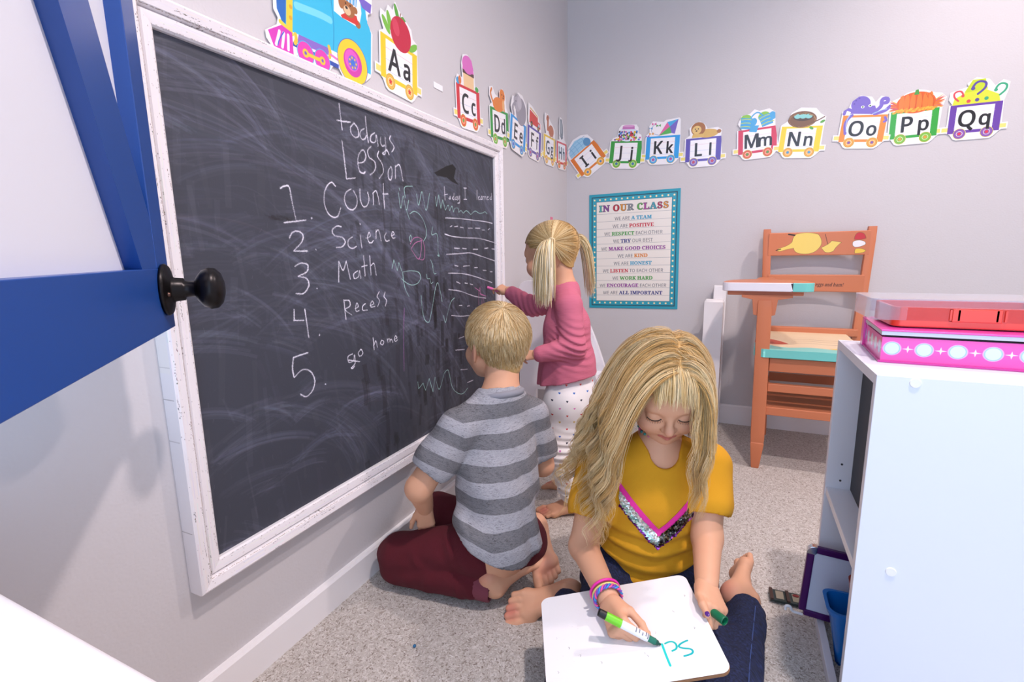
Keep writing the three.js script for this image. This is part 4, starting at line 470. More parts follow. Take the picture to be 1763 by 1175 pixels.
function bounds(F, pad) { const a = [9, 9, 9], b = [-9, -9, -9]; for (const q of F.p) if (!q.sub) for (let i = 0; i < 3; i++) { const pts = q.t === 0 ? [[q.a[i], q.ra], [q.a[i] + q.d[i], q.rb]] : [[q.a[i], q.R]]; for (const [c, r] of pts) { a[i] = Math.min(a[i], c - r - pad); b[i] = Math.max(b[i], c + r + pad); } } return [a, b]; }
function meshField(F, cell, mod) { const [a, b] = bounds(F, 0.016), fn = mod ? (x, y, z) => mod(F.at(x, y, z), x, y, z) : (x, y, z) => F.at(x, y, z); return nets(fn, a, b, cell); }
function joinG(list) { return mergeGeometries(list.map((g) => { for (const k of Object.keys(g.attributes)) if (!['position', 'normal', 'uv', 'color'].includes(k)) g.deleteAttribute(k); return g; })); }
function grad(fn, p, h = 0.002) { const g = [fn(p[0] + h, p[1], p[2]) - fn(p[0] - h, p[1], p[2]), fn(p[0], p[1] + h, p[2]) - fn(p[0], p[1] - h, p[2]), fn(p[0], p[1], p[2] + h) - fn(p[0], p[1], p[2] - h)]; return v3.norm(g); }
// head in its own frame (cm): x to the person's left, y up, z forward
function headFrame(o, f, u, s) { f = v3.norm(f); const l = v3.norm(v3.cross(u, f)); u = v3.cross(f, l); const S = s * 0.01; return { o, f, l, u, s: S, P: (x, y, z) => [o[0] + (l[0] * x + u[0] * y + f[0] * z) * S, o[1] + (l[1] * x + u[1] * y + f[1] * z) * S, o[2] + (l[2] * x + u[2] * y + f[2] * z) * S], inv: (p) => { const d = v3.sub(p, o); return [v3.dot(d, l) / S, v3.dot(d, u) / S, v3.dot(d, f) / S]; }, dir: (x, y, z) => v3.norm([l[0] * x + u[0] * y + f[0] * z, l[1] * x + u[1] * y + f[1] * z, l[2] * x + u[2] * y + f[2] * z]) }; }
const CR = [7.15, 7.5, 8.9], CC = [0, 2.9, -1.1];               // cranium radii and centre
function headField(H, open) {
  const F = new Field(), { P, s } = H, E = [H.l, H.u, H.f], e3 = (x, y, z, rx, ry, rz, k, sub) => F.ell(P(x, y, z), [rx * s, ry * s, rz * s], E, k * s, sub), cp = (a, b, ra, rb, k, sub) => F.cap(P(...a), P(...b), ra * s, rb * s, k * s, null, sub), bl = (a, r, k, sub) => F.ball(P(...a), r * s, k * s, sub);
  e3(...CC, ...CR, 1); e3(0, -3.0, 1.6, 5.5, 6.2, 6.0, 2);
  for (const q of [-1, 1]) { cp([q * 4.9, -3.6, 0.2], [q * 2.0, -7.6, 4.3], 1.6, 1.5, 2); bl([q * 3.3, -3.4, 5.0], 2.5, 2); }
  bl([0, -8.0, 5.2], 1.75, 1.6); cp([-2.6, 1.5, 6.1], [2.6, 1.5, 6.1], 1.7, 1.7, 1.6);
  for (const q of [-1, 1]) { bl([q * 2.95, -0.5, 8.6], 1.45, 0.9, true); bl([q * 2.85, -0.45, 6.25], 1.4, 0.35); cp([q * 2.0, -1.15, 7.35], [q * 3.8, -1.0, 6.8], 0.32, 0.28, 0.5); }
  cp([0, 0.4, 7.2], [0, -2.5, 8.5], 0.55, 0.75, 0.9); bl([0, -2.85, 8.75], 0.92, 0.7); for (const q of [-1, 1]) { bl([q * 0.85, -3.15, 8.05], 0.62, 0.45); bl([q * 0.48, -3.6, 8.6], 0.27, 0.3, true); }
  cp([-1.5, -5.1, 7.1], [0, -4.95, 7.75], 0.34, 0.46, 0.5); cp([1.5, -5.1, 7.1], [0, -4.95, 7.75], 0.34, 0.46, 0.5); cp([-1.3, -5.75, 7.0], [0, -5.95, 7.5], 0.36, 0.5, 0.5); cp([1.3, -5.75, 7.0], [0, -5.95, 7.5], 0.36, 0.5, 0.5);
  cp([-1.7, -5.4, 7.35], [0, -5.42, 8.15], 0.10, 0.14, 0.25, true); cp([1.7, -5.4, 7.35], [0, -5.42, 8.15], 0.10, 0.14, 0.25, true);
  for (const q of [-1, 1]) { const ea = v3.norm(v3.add(v3.mul(H.l, 0.92 * q), v3.mul(H.f, 0.38))), eu = v3.norm(v3.add(H.u, v3.mul(H.f, -0.18))), ef = v3.norm(v3.cross(ea, eu)), eu2 = v3.cross(ef, ea); F.ell(P(q * 6.9, -0.9, -1.4), [0.62 * s, 2.9 * s, 1.75 * s], [ea, eu2, ef], 0.5 * s); F.ell(P(q * 7.7, -0.6, -1.0), [0.6 * s, 1.75 * s, 0.95 * s], [ea, eu2, ef], 0.4 * s, true); }
  return F;
}
// hand: wrist, direction of the fingers, back-of-hand normal, side +1 right / -1 left; curls per finger
function handField(w, d, n, side, sc, curls, thumb) {
  d = v3.norm(d); n = v3.norm(v3.sub(n, v3.mul(d, v3.dot(n, d)))); const t = v3.mul(v3.cross(n, d), side), F = new Field(), at = (x, y, z) => v3.add(w, v3.add(v3.add(v3.mul(d, x * sc), v3.mul(t, y * sc)), v3.mul(n, z * sc)));
  const base = [[7.0, 2.3], [7.3, 0.8], [7.0, -0.7], [6.4, -2.1]], L = [[3.3, 2.1, 1.7], [3.7, 2.4, 1.8], [3.4, 2.2, 1.8], [2.6, 1.6, 1.5]], R = [0.78, 0.80, 0.76, 0.66], nails = [];
  F.cap(at(-2.5, 0, 0), at(0.8, 0, 0), 2.1 * sc, 2.2 * sc, 1.2 * sc, [n, 1.35]);
  base.forEach(([x, y]) => F.cap(at(0.6, y * 0.55, 0), at(x - 0.2, y, 0.1), 1.35 * sc, 1.0 * sc, 1.2 * sc));
  F.cap(at(1.2, 1.4, -0.6), at(4.0, 2.2, -0.8), 1.5 * sc, 1.3 * sc, 1.2 * sc);
  base.forEach(([x, y], i) => { let p = at(x, y, 0.1), a = 0; const sp = (y - 0.1) * 0.04; for (let k = 0; k < 3; k++) { a += curls[i][k]; const dir = v3.norm(v3.add(v3.add(v3.mul(d, Math.cos(a)), v3.mul(n, -Math.sin(a))), v3.mul(t, sp * Math.cos(a)))), q = v3.add(p, v3.mul(dir, L[i][k] * sc)); F.cap(p, q, R[i] * sc * (1 - k * 0.08), R[i] * sc * (0.94 - k * 0.1), k ? 0.25 * sc : 0.7 * sc); if (k === 2) nails.push([q, dir, v3.norm(v3.add(v3.mul(n, Math.cos(a)), v3.mul(d, Math.sin(a)))), R[i] * sc * 0.74]); p = q; } });
  const tp = thumb.map((q) => at(...q)); F.cap(tp[0], tp[1], 1.25 * sc, 0.95 * sc, 1.0 * sc); F.cap(tp[1], tp[2], 0.92 * sc, 0.86 * sc, 0.4 * sc); F.cap(tp[2], tp[3], 0.86 * sc, 0.68 * sc, 0.3 * sc);
  F.tips = nails; F.thumbTip = [tp[3], v3.norm(v3.sub(tp[3], tp[2])), 0.68 * sc]; F.at0 = at; return F;
}
// foot: ankle joint, toe direction, up (away from the sole), side +1 = big toe on the cross(up, dir) side; length
function footField(an, d, u, side, len, knee) {
  d = v3.norm(d); u = v3.norm(v3.sub(u, v3.mul(d, v3.dot(u, d)))); const t = v3.mul(v3.cross(u, d), side), F = new Field(), s = len / 20, at = (x, y, z) => v3.add(an, v3.add(v3.add(v3.mul(d, x * s), v3.mul(t, y * s)), v3.mul(u, z * s)));
  F.cap(v3.add(an, v3.mul(v3.norm(v3.sub(knee, an)), 5.5 * s)), at(-0.4, 0, 0), 2.55 * s, 2.7 * s, 1.5 * s); F.ball(at(-2.6, 0, -3.3), 2.5 * s, 2 * s); F.cap(at(-0.8, 0, -1.2), at(-2.2, 0, -3), 2.7 * s, 2.4 * s, 2 * s);
  F.cap(at(0, 0.2, -1.0), at(9.5, 1.0, -3.9), 2.5 * s, 1.6 * s, 2 * s, [u, 1.0]); F.cap(at(-1, -0.8, -3.2), at(8.6, -2.0, -4.5), 2.0 * s, 1.35 * s, 2 * s); F.cap(at(8.6, 2.3, -4.3), at(8.0, -2.4, -4.6), 1.7 * s, 1.3 * s, 1.5 * s);
  for (const q of [-1, 1]) F.ball(at(-0.4, q * 2.3, 0.3), 0.9 * s, 1 * s);
  [[2.6, 14.0, 1.35], [0.75, 13.6, 0.95], [-0.7, 12.9, 0.9], [-2.0, 12.0, 0.85], [-3.1, 11.0, 0.8]].forEach(([y, x, r], i) => { const b = at(9.0 - i * 0.35, y * 0.9, -4.4), m = at(x - 1.9, y, -4.1), e = at(x, y * 1.02, -4.9); F.cap(b, m, r * s * 1.02, r * s * 0.92, 0.5 * s); F.cap(m, e, r * s * 0.95, r * s * 0.95, 0.25 * s); });
  F.at0 = at; return F;
}
// hair strands: lists of points swept as flat tapering ribbons with four sides
function sweep(list, taper = 0.35) {
  const pos = [], nor = [], col = [], idx = [];
  for (const { pts, w, c } of list) {
    const n = pts.length; if (n < 2) continue; let prev = null; const base = pos.length / 3;
    for (let i = 0; i < n; i++) {
      const a = pts[Math.max(0, i - 1)], b = pts[Math.min(n - 1, i + 1)], t = v3.norm(v3.sub(b, a)); let s = prev ?? v3.norm(v3.cross(t, Math.abs(t[1]) < 0.9 ? [0, 1, 0] : [1, 0, 0])); s = v3.norm(v3.sub(s, v3.mul(t, v3.dot(s, t)))); prev = s; const m = v3.cross(t, s), k = i / (n - 1), ww = w * (k < 0.12 ? 0.55 + k * 3.75 : 1 - (1 - taper) * 0 - 0.8 * Math.max(0, (k - 0.55) / 0.45) ** 2);
      for (const [x, y] of [[1, -0.25], [0, 0.6], [-1, -0.25]]) { pos.push(pts[i][0] + (s[0] * x + m[0] * y) * ww, pts[i][1] + (s[1] * x + m[1] * y) * ww, pts[i][2] + (s[2] * x + m[2] * y) * ww); const q = v3.norm(v3.add(v3.mul(s, x * 0.6), v3.mul(m, y * 1.6))); nor.push(...q); col.push(...c); }
      if (i) for (let q = 0; q < 3; q++) { const A = base + (i - 1) * 3 + q, B2 = base + (i - 1) * 3 + (q + 1) % 3; idx.push(A, B2, A + 3, B2, B2 + 3, A + 3); }
    }
  }
  const g = new THREE.BufferGeometry(); g.setAttribute('position', new THREE.Float32BufferAttribute(pos, 3)); g.setAttribute('normal', new THREE.Float32BufferAttribute(nor, 3)); g.setAttribute('color', new THREE.Float32BufferAttribute(col, 3)); g.setIndex(idx); return g;
}
const hairMat = () => VC({ roughness: 0.42, specularIntensity: 0.6, sheen: 0.3, sheenColor: new THREE.Color('#f0d8a8'), sheenRoughness: 0.5 });
const skinMat = VC({ roughness: 0.5, specularIntensity: 0.45, sheen: 0.25, sheenColor: new THREE.Color('#e8b8a0'), sheenRoughness: 0.6 });
const constColor = (g, c) => paint(g, () => c);
function uvBy(g, f) { const p = g.attributes.position, uv = new Float32Array(p.count * 2); for (let i = 0; i < p.count; i++) { const k = f([p.getX(i), p.getY(i), p.getZ(i)]); uv[2 * i] = k[0]; uv[2 * i + 1] = k[1]; } g.setAttribute('uv', new THREE.BufferAttribute(uv, 2)); return g; }
const segT = (p, a, b) => { const d = v3.sub(b, a), t = v3.dot(v3.sub(p, a), d) / v3.dot(d, d), c = clamp(t, 0, 1); return [t, v3.len(v3.sub(p, v3.add(a, v3.mul(d, c))))]; };
// ---------- people ----------
const SKIN = lin('#dca685'), PINK = lin('#d48672'), LIP = lin('#bf6c60');
const skinTint = (g, f) => paint(g, (x, y, z) => { const k = clamp((f ? f(x, y, z) : 0) + 0.12 * N3(x * 60, y * 60, z * 60), 0, 1); return [lerp(SKIN[0], PINK[0], k), lerp(SKIN[1], PINK[1], k), lerp(SKIN[2], PINK[2], k)]; });
const near = (p, r) => (x, y, z) => sm(r, r * 0.3, Math.hypot(x - p[0], y - p[1], z - p[2]));
const headPaint = (g, H) => paint(g, (x, y, z) => { const q = H.inv([x, y, z]), lip = Math.abs(q[0]) < 1.75 && q[2] > 6.6 ? sm(0.75, 0.45, Math.abs(q[1] + 5.42) + Math.abs(q[0]) * 0.12) : 0, pk = 0.35 * sm(2.6, 0.8, Math.hypot(Math.abs(q[0]) - 3.9, q[1] + 3.2, q[2] - 6)) + 0.3 * sm(1.6, 0.4, Math.hypot(q[0], q[1] + 2.9, q[2] - 9)) + 0.4 * sm(3, 1, Math.hypot(Math.abs(q[0]) - 7.3, q[1] + 0.9, q[2] + 1.3)) + 0.1 * N3(x * 60, y * 60, z * 60), c = [0, 1, 2].map((i) => lerp(lerp(SKIN[i], PINK[i], clamp(pk, 0, 1)), LIP[i], lip)); return c; });
function eyes(H, parent) { for (const q of [-1, 1]) { const g = new THREE.SphereGeometry(1.15 * H.s, 20, 14); g.rotateX(Math.PI / 2); paint(g, (x, y, z) => { const k = z / (1.15 * H.s); return k > 0.95 ? [0.01, 0.01, 0.012] : k > 0.84 ? lin('#5d7d96') : [0.85, 0.83, 0.82]; }); g.applyMatrix4(new THREE.Matrix4().makeBasis(new THREE.Vector3(...H.l), new THREE.Vector3(...H.u), new THREE.Vector3(...H.f))); g.translate(...H.P(q * 2.85, -0.35, 6.72)); part(parent, 'eye', g, VC({ roughness: 0.1 })); } }
const fold = (amp, fx, fy, fz, seed = 0) => (x, y, z) => amp * (N3(x * fx + seed, y * fy, z * fz) + 0.45 * N3(x * fx * 2.3, y * fy * 2.3 + seed, z * fz * 2.3));
const fabric = (color, o = {}) => M(color, { roughness: 0.92, bumpMap: weave, bumpScale: 0.0006, sheen: 0.25, sheenRoughness: 0.7, ...o });
const weave = dataTex(256, (u, v, x, y) => { const k = 128 + 60 * Math.sin(x * 0.785) * Math.sin(y * 0.785) + 40 * N3(u * 90, v * 90, 3); return [k, k, k]; }, { data: true });
function capHair(H, inflate, cut, cell, color, extra = []) {          // close-fitting layer of hair over the skull
  const F = new Field(); F.ell(H.P(...CC), CR.map((r) => (r + inflate) * H.s), [H.l, H.u, H.f], 0.02);
  for (const [a, b, ra, rb] of extra) F.cap(H.P(...a), H.P(...b), (ra + inflate) * H.s, (rb + inflate) * H.s, 0.02);
  const g = meshField(F, cell, (d, x, y, z) => { const q = H.inv([x, y, z]); const c = cut(q); return Math.max(d + 0.0008 * N3(x * 90, y * 90, z * 90) + inflate * H.s * 0.9 * sm(-1.6, 0, c), c * H.s); }); constColor(g, color); g.userData = { F }; return g;
}
const scalp = (H, a, b, lift = 0) => { const r = CR.map((q) => q + lift); return H.P(CC[0] + r[0] * Math.cos(b) * Math.sin(a), CC[1] + r[1] * Math.sin(b), CC[2] + r[2] * Math.cos(b) * Math.cos(a)); };   // a: round the head from the front, b: elevation
const skullN = (H, p) => { const q = H.inv(p); return H.dir((q[0] - CC[0]) / CR[0] ** 2, (q[1] - CC[1]) / CR[1] ** 2, (q[2] - CC[2]) / CR[2] ** 2); };
const blond = (r, a = '#ab8046', b = '#e0bc7c', c = '#f6e6bc') => { const k = r(), A = lin(a), B = lin(b), C = lin(c); return k < 0.4 ? [0, 1, 2].map((i) => lerp(A[i], B[i], k / 0.4)) : [0, 1, 2].map((i) => lerp(B[i], C[i], (k - 0.4) / 0.6)); };

// ===== girl with the whiteboard =====
{
  const t = thing('person', 'girl with long blond hair in a mustard T-shirt, writing on the board on her lap', 'person', [0, 0, 0]);
  const pel = [0.668, 0.095, 1.430], chest = [0.672, 0.292, 1.440], neck = [0.682, 0.385, 1.438], shR = [0.566, 0.340, 1.470], shL = [0.780, 0.356, 1.402], elR = [0.556, 0.200, 1.552], wrR = [0.636, 0.192, 1.672], elL = [0.790, 0.232, 1.474], wrL = [0.797, 0.202, 1.582];
  const hipR = [0.605, 0.083, 1.45], hipL = [0.735, 0.083, 1.415], knR = [0.605, 0.060, 1.77], knL = [0.846, 0.060, 1.70], anR = [0.512, 0.050, 1.530], anL = [0.876, 0.052, 1.385];
  const fw = v3.norm([0.31, 0, 0.95]), H = headFrame([0.697, 0.529, 1.460], [0.225, -0.475, 0.82], [0, 1, 0], 1.01), hf = headField(H);
  const B = new Field(); B.cap(pel, chest, 0.092, 0.094, 0.03, [fw, 1.4]); B.cap(chest, neck, 0.07, 0.04, 0.04, [fw, 1.3]);
  B.cap(neck, shR, 0.036, 0.038, 0.03).cap(neck, shL, 0.036, 0.038, 0.03).cap(shR, elR, 0.037, 0.029, 0.015).cap(elR, wrR, 0.0295, 0.0205, 0.012).cap(shL, elL, 0.037, 0.029, 0.015).cap(elL, wrL, 0.0295, 0.0205, 0.012);
  B.cap(hipR, knR, 0.055, 0.040, 0.02).cap(hipL, knL, 0.055, 0.040, 0.02).cap(knR, anR, 0.036, 0.022, 0.012).cap(knL, anL, 0.036, 0.022, 0.012).cap(neck, H.P(0, -4, -2.6), 0.040, 0.038, 0.02);
  const hR = handField(v3.add(wrR, [0.006, -0.004, 0.013]), [0.52, -0.13, 0.85], [-0.70, 0.50, 0.50], 1, 0.0076, [[0.95, 0.75, 0.35], [1.15, 1.05, 0.5], [1.3, 1.15, 0.6], [1.4, 1.2, 0.6]], [[1.5, 1.8, -0.6], [4.5, 3.4, -1.8], [7.6, 3.6, -3.6], [10.2, 2.9, -5.0]]);
  const hL = handField(wrL, [0.36, -0.20, 0.91], [0.50, 0.86, 0.0], -1, 0.0076, [[0.75, 0.7, 0.35], [0.9, 0.9, 0.45], [1.0, 1.0, 0.5], [1.0, 1.0, 0.5]], [[1.5, 1.8, -0.5], [4.2, 3.3, -0.4], [7.2, 3.8, 0.0], [9.8, 3.4, 0.0]]);
  const fR = footField(anR, [-0.75, -0.13, 0.65], [0.55, 0.45, 0.70], 1, 0.190, knR), fL = footField(anL, [0.25, -0.02, -0.97], [0.80, -0.50, 0.20], -1, 0.185, knL);
  const bg = skinTint(meshField(B, 0.006)), hg = headPaint(meshField(hf, 0.0026), H);
  const body = part(t, 'body', joinG([bg, hg, skinTint(meshField(hR, 0.0022), (x, y, z) => 0.35 * Math.max(...hR.tips.map((q) => near(q[0], 0.014)(x, y, z)))), skinTint(meshField(hL, 0.0022), (x, y, z) => 0.35 * Math.max(...hL.tips.map((q) => near(q[0], 0.014)(x, y, z)))), skinTint(meshField(fR, 0.0026), near(fR.at0(12.5, 0, -5), 0.03)), skinTint(meshField(fL, 0.0026), near(fL.at0(-3, 0, -4), 0.035))]), skinMat);
  // purple nails on both thumbs and index fingers
  const nail = (p, d, n, r) => { const g = new THREE.SphereGeometry(1, 14, 10); g.scale(r * 0.78, r * 0.28, r * 1.0); const z = v3.norm(d), y = v3.norm(v3.sub(n, v3.mul(z, v3.dot(n, z)))), x = v3.cross(y, z); g.applyMatrix4(new THREE.Matrix4().makeBasis(new THREE.Vector3(...x), new THREE.Vector3(...y), new THREE.Vector3(...z))); const c = v3.add(v3.add(p, v3.mul(y, r * 0.86)), v3.mul(z, r * 0.1)); g.translate(...c); part(body, 'fingernail', g, M('#53257f', { roughness: 0.2 }), 'purple painted nail'); };
  const cn = v3.norm(v3.sub([0.819, 0.8, 2.465], hL.thumbTip[0])); nail(hL.thumbTip[0], hL.thumbTip[1], [-0.2, 0.9, 0.35], hL.thumbTip[2]); nail(hR.thumbTip[0], hR.thumbTip[1], [0.3, 0.7, 0.5], hR.thumbTip[2]); for (const k of [1, 2]) nail(hL.tips[k][0], hL.tips[k][1], hL.tips[k][2], hL.tips[k][3]);
  // closed eyes: lash line and brows
  for (const q of [-1, 1]) { const pts = []; for (let k = 0; k <= 10; k++) { const a = -1 + k / 5, x = q * (2.85 + a * 1.3), y = -1.0 + 0.34 * a * a; let z = 9; while (z > 5 && hf.at(...H.P(x, y, z)) > 0.0004) z -= 0.04; pts.push(H.P(x, y, z + 0.04)); } const lash = [tube(pts, 0.0010, 20, 5)]; for (let k = 0; k < 11; k++) { const p = pts[k], d = H.dir(q * (k - 5) * 0.09, -0.75, 0.65); lash.push(tube([p, v3.add(p, v3.mul(d, 0.0025)), v3.add(v3.add(p, v3.mul(d, 0.0052)), v3.mul(H.f, 0.0008))], 0.00035, 4, 3)); } part(body, 'eyelashes', merge(lash), M('#3a281a')); }
  // T-shirt
  const S = new Field(); S.cap(pel, chest, 0.103, 0.104, 0.03, [fw, 1.36]); S.cap(chest, neck, 0.083, 0.050, 0.04, [fw, 1.25]); S.cap(neck, shR, 0.042, 0.047, 0.03).cap(neck, shL, 0.042, 0.047, 0.03);
  const sleeve = (sh, el, f, r0, r1, cutR) => { const F = new Field(), a = v3.mix(sh, el, f), d = v3.norm(v3.sub(el, a)); F.cap(sh, a, r0, r1, 0.02); F.cap(v3.add(a, v3.mul(d, cutR)), v3.add(a, v3.mul(d, cutR + 0.06)), r1 - 0.002, r1 + 0.012, 0.004, null, true); return F; };
  const SR = sleeve(shR, elR, 0.50, 0.047, 0.051, 0.048), SLv = sleeve(shL, elL, 0.52, 0.047, 0.051, 0.048);
  S.cap(v3.add(neck, v3.add(v3.mul(fw, 0.036), [0.006, 0.012, 0])), v3.add(neck, [0.004, 0.08, 0]), 0.030, 0.062, 0.006, null, true);
  const bellyFold = (x, y, z) => sm(0.27, 0.20, y) * 0.0085 * Math.sin(y * 150 + 2.6 * N3(x * 14, y * 8, z * 14) + 11 * (x - 0.67)) * (0.55 + 0.9 * Math.abs(N3(x * 11 + 2, y * 6, z * 11))) + 0.0022 * N3(x * 26, y * 26, z * 26);
  const SU = unite([S, SR, SLv], 0.012), sg = meshField(SU, 0.0045, (d, x, y, z) => Math.max(d + bellyFold(x, y, z), 0.070 - y)); uvBy(sg, (p) => [(p[0] - p[2]) * 12, p[1] * 12]);
  const shirt = part(t, 'shirt', sg, fabric('#d89a17'), 'mustard yellow T-shirt');
  const sAt = (x, y, z) => S.at(x, y, z) + bellyFold(x, y, z);
  const onShirt = (p) => { let q = v3.add(p, v3.mul(fw, 0.09)); for (let i = 0; i < 60; i++) { const d = sAt(...q); if (d < 0.0006) break; q = v3.sub(q, v3.mul(fw, Math.max(d * 0.6, 0.0008))); } return q; };
  { // chevron: hot pink flat band above rows of loose sequins
    const tip = [0.690, 0.250, 1.48], eR = [0.612, 0.338, 1.49], eL = [0.768, 0.342, 1.43], r = rng(71), bandP = [], bandI = [], n = 44;
    for (const [e, m] of [[eR, 0], [eL, 1]]) for (let i = 0; i <= n; i++) for (const k of [0, 0.25, 0.5, 0.75, 1]) { const p = v3.mix(tip, e, i / n), q = onShirt([p[0], p[1] - k * 0.0175, p[2]]), g = grad(sAt, q); bandP.push(...v3.add(q, v3.mul(g, 0.0012))); }
    for (let m = 0; m < 2; m++) for (let i = 0; i < n; i++) for (let k = 0; k < 4; k++) { const a = m * (n + 1) * 5 + i * 5 + k; bandI.push(a, a + 1, a + 5, a + 1, a + 6, a + 5); }
    const bgm = new THREE.BufferGeometry(); bgm.setAttribute('position', new THREE.Float32BufferAttribute(bandP, 3)); bgm.setIndex(bandI); bgm.computeVertexNormals(); part(shirt, 'pink_chevron', bgm, M('#ee2d9e', { roughness: 0.55, side: THREE.DoubleSide }), 'hot pink chevron');
    const disc = new THREE.CircleGeometry(0.0026, 8), list = [], pal = [['#e8eef0', '#c8dcd8', '#d8c8b8', '#f4f4f4', '#b8a898'], ['#2a2622', '#6a5a3c', '#18181a', '#8a8a86', '#c8c0a8'], ['#b9ecd9', '#d0f0e6', '#e8f4f0', '#9ad4c4'], ['#8a2a9a', '#5a1a6a', '#c85ac8', '#2a1a2e']];
    for (let i = 0; i < 1500; i++) { const m = r() < 0.5 ? 0 : 1, s = r(), w = r(), p = v3.mix(tip, m ? eL : eR, s * 0.98), q = onShirt([p[0], p[1] - 0.018 - w * 0.030, p[2]]), g = v3.norm(v3.add(grad(sAt, q), [(r() - 0.5) * 0.7, (r() - 0.5) * 0.7, (r() - 0.5) * 0.7])), c = lin((w > 0.82 ? pal[3] : m ? pal[1] : w > 0.42 ? pal[2] : pal[0])[Math.floor(r() * 4)]); const d = disc.clone(); d.lookAt(new THREE.Vector3(...g)); d.translate(...v3.add(q, v3.mul(grad(sAt, q), 0.0016 + r() * 0.0016))); constColor(d, c); list.push(d); }
    const sq = part(shirt, 'sequins', joinG(list), VC({ roughness: 0.22, metalness: 0.55, side: THREE.DoubleSide }), 'silver, mint and black sequins'); sq.userData.kind = 'stuff';
  }
  // jeans
  const Jn = new Field(); Jn.cap(hipR, hipL, 0.082, 0.082, 0.03, [fw, 1.1]).cap(hipR, knR, 0.062, 0.049, 0.02).cap(hipL, knL, 0.062, 0.050, 0.02).cap(knR, v3.mix(knR, anR, 0.9), 0.047, 0.034, 0.014).cap(knL, v3.mix(knL, anL, 0.86), 0.048, 0.038, 0.014);
  { const d = v3.norm(v3.sub(anL, knL)); Jn.cap(v3.add(v3.mix(knL, anL, 0.86), v3.mul(d, 0.030)), v3.add(anL, v3.mul(d, 0.08)), 0.034, 0.05, 0.003, null, true); }
  const jg = meshField(Jn, 0.0045, (d, x, y, z) => Math.max(d + 0.0035 * N3(x * 40, y * 30, z * 22) + 0.002 * N3(x * 80, y * 60, z * 60), y > 0 ? 0.004 - y : 0.004 - y)); uvBy(jg, (p) => [p[0] * 9 + p[1] * 4, p[2] * 9]);
  const denim = dataTex(256, (u, v, x, y) => { const k = 0.75 + 0.5 * N3(u * 30, v * 30, 1) + 0.35 * ((x + y) % 4 < 2 ? 0.3 : -0.2); return [30 * k + 6, 40 * k + 6, 78 * k + 8]; }); const jeans = part(t, 'jeans', jg, M('#ffffff', { map: denim, roughness: 0.9 }), 'dark blue jeans');
  { const pts = []; for (let k = 0; k <= 20; k++) { const c = v3.mix(knL, anL, k / 20 * 0.8); let q = v3.add(c, [0.03, 0.06, 0]); for (let i = 0; i < 40; i++) { const d = Jn.at(...q); if (d < 0.001) break; q = v3.add(q, v3.mul(v3.norm(v3.sub(c, q)), d * 0.7)); } pts.push(q); } part(jeans, 'seam', tube(pts, 0.0011, 40, 5), M('#3c5288')); }
  // teal bead choker
  { const r = rng(2), list = []; for (let k = 0; k < 26; k++) { const a = k / 26 * 6.283, c = v3.mix(neck, H.P(0, -4, -2.6), 0.45), g = new THREE.SphereGeometry(0.0034, 8, 6); g.translate(c[0] + Math.cos(a) * 0.043, c[1] + Math.sin(a) * -0.012, c[2] + Math.sin(a) * 0.043); constColor(g, lin(['#3a9a94', '#2d7f86', '#c85a9a'][k % 3])); list.push(g); } solo('necklace', joinG(list), VC({ roughness: 0.35 }), 'teal beaded choker around the seated girl\'s neck', 'necklace'); }
  // bracelets on the right wrist
  const wd = v3.norm(v3.sub(wrR, elR)), bx = v3.norm(v3.cross(wd, [0, 1, 0])), by = v3.cross(bx, wd), ring = (off, R, tilt) => { const pts = []; for (let k = 0; k < 28; k++) { const a = k / 28 * 6.283; pts.push(v3.add(v3.add(wrR, v3.mul(wd, off + tilt * Math.sin(a))), v3.add(v3.mul(bx, Math.cos(a) * R), v3.mul(by, Math.sin(a) * R)))); } return pts; };
  solo('bracelet', tube(ring(-0.014, 0.0265, 0.004), 0.0026, 60, 8, true), M('#f02fa8', { roughness: 0.4 }), 'hot pink rubber bracelet on the writing wrist', 'bracelet');
  solo('bracelet', tube(ring(-0.005, 0.0250, 0.003), 0.0022, 60, 8, true), M('#efe183', { roughness: 0.4 }), 'pale yellow rubber bracelet on the writing wrist', 'bracelet');
  { const g = thing('woven_bracelet', 'blue, purple and pink woven loop bracelet on the writing wrist', 'bracelet'); for (const [c, ph] of [['#3c8fd8', 0], ['#7a4fc0', 2.1], ['#ee5aa0', 4.2]]) { const base = ring(0.004, 0.0248, 0.002), pts = base.map((p, k) => { const a = k / 28 * 6.283, m = v3.add(v3.mul(bx, Math.cos(a)), v3.mul(by, Math.sin(a))), w = k * 6.283 / 28 * 9 + ph; return v3.add(p, v3.add(v3.mul(m, 0.0016 * Math.sin(w)), v3.mul(wd, 0.003 * Math.cos(w)))); }); const fine = []; for (let k = 0; k < 112; k++) { const a = k / 112 * 6.283, m = v3.add(v3.mul(bx, Math.cos(a)), v3.mul(by, Math.sin(a))), w = a * 9 + ph; fine.push(v3.add(v3.add(wrR, v3.mul(wd, 0.004 + 0.003 * Math.cos(w))), v3.mul(m, 0.0248 + 0.0016 * Math.sin(w)))); } part(g, 'strand', tube(fine, 0.0019, 220, 6, true), M(c, { roughness: 0.45 })); } }
  // hair
  const r = rng(33), cut = (q) => { const front = q[2] > 2.5 ? 4.6 - q[1] : -6 - q[1] + Math.max(0, q[2] + 1) * 2.3; return front; };
  const cap = capHair(H, 0.35, cut, 0.004, lin('#cfa768')), list = [], coll = (x, y, z) => Math.min(hf.at(x, y, z), SU.at(x, y, z), B.at(x, y, z));
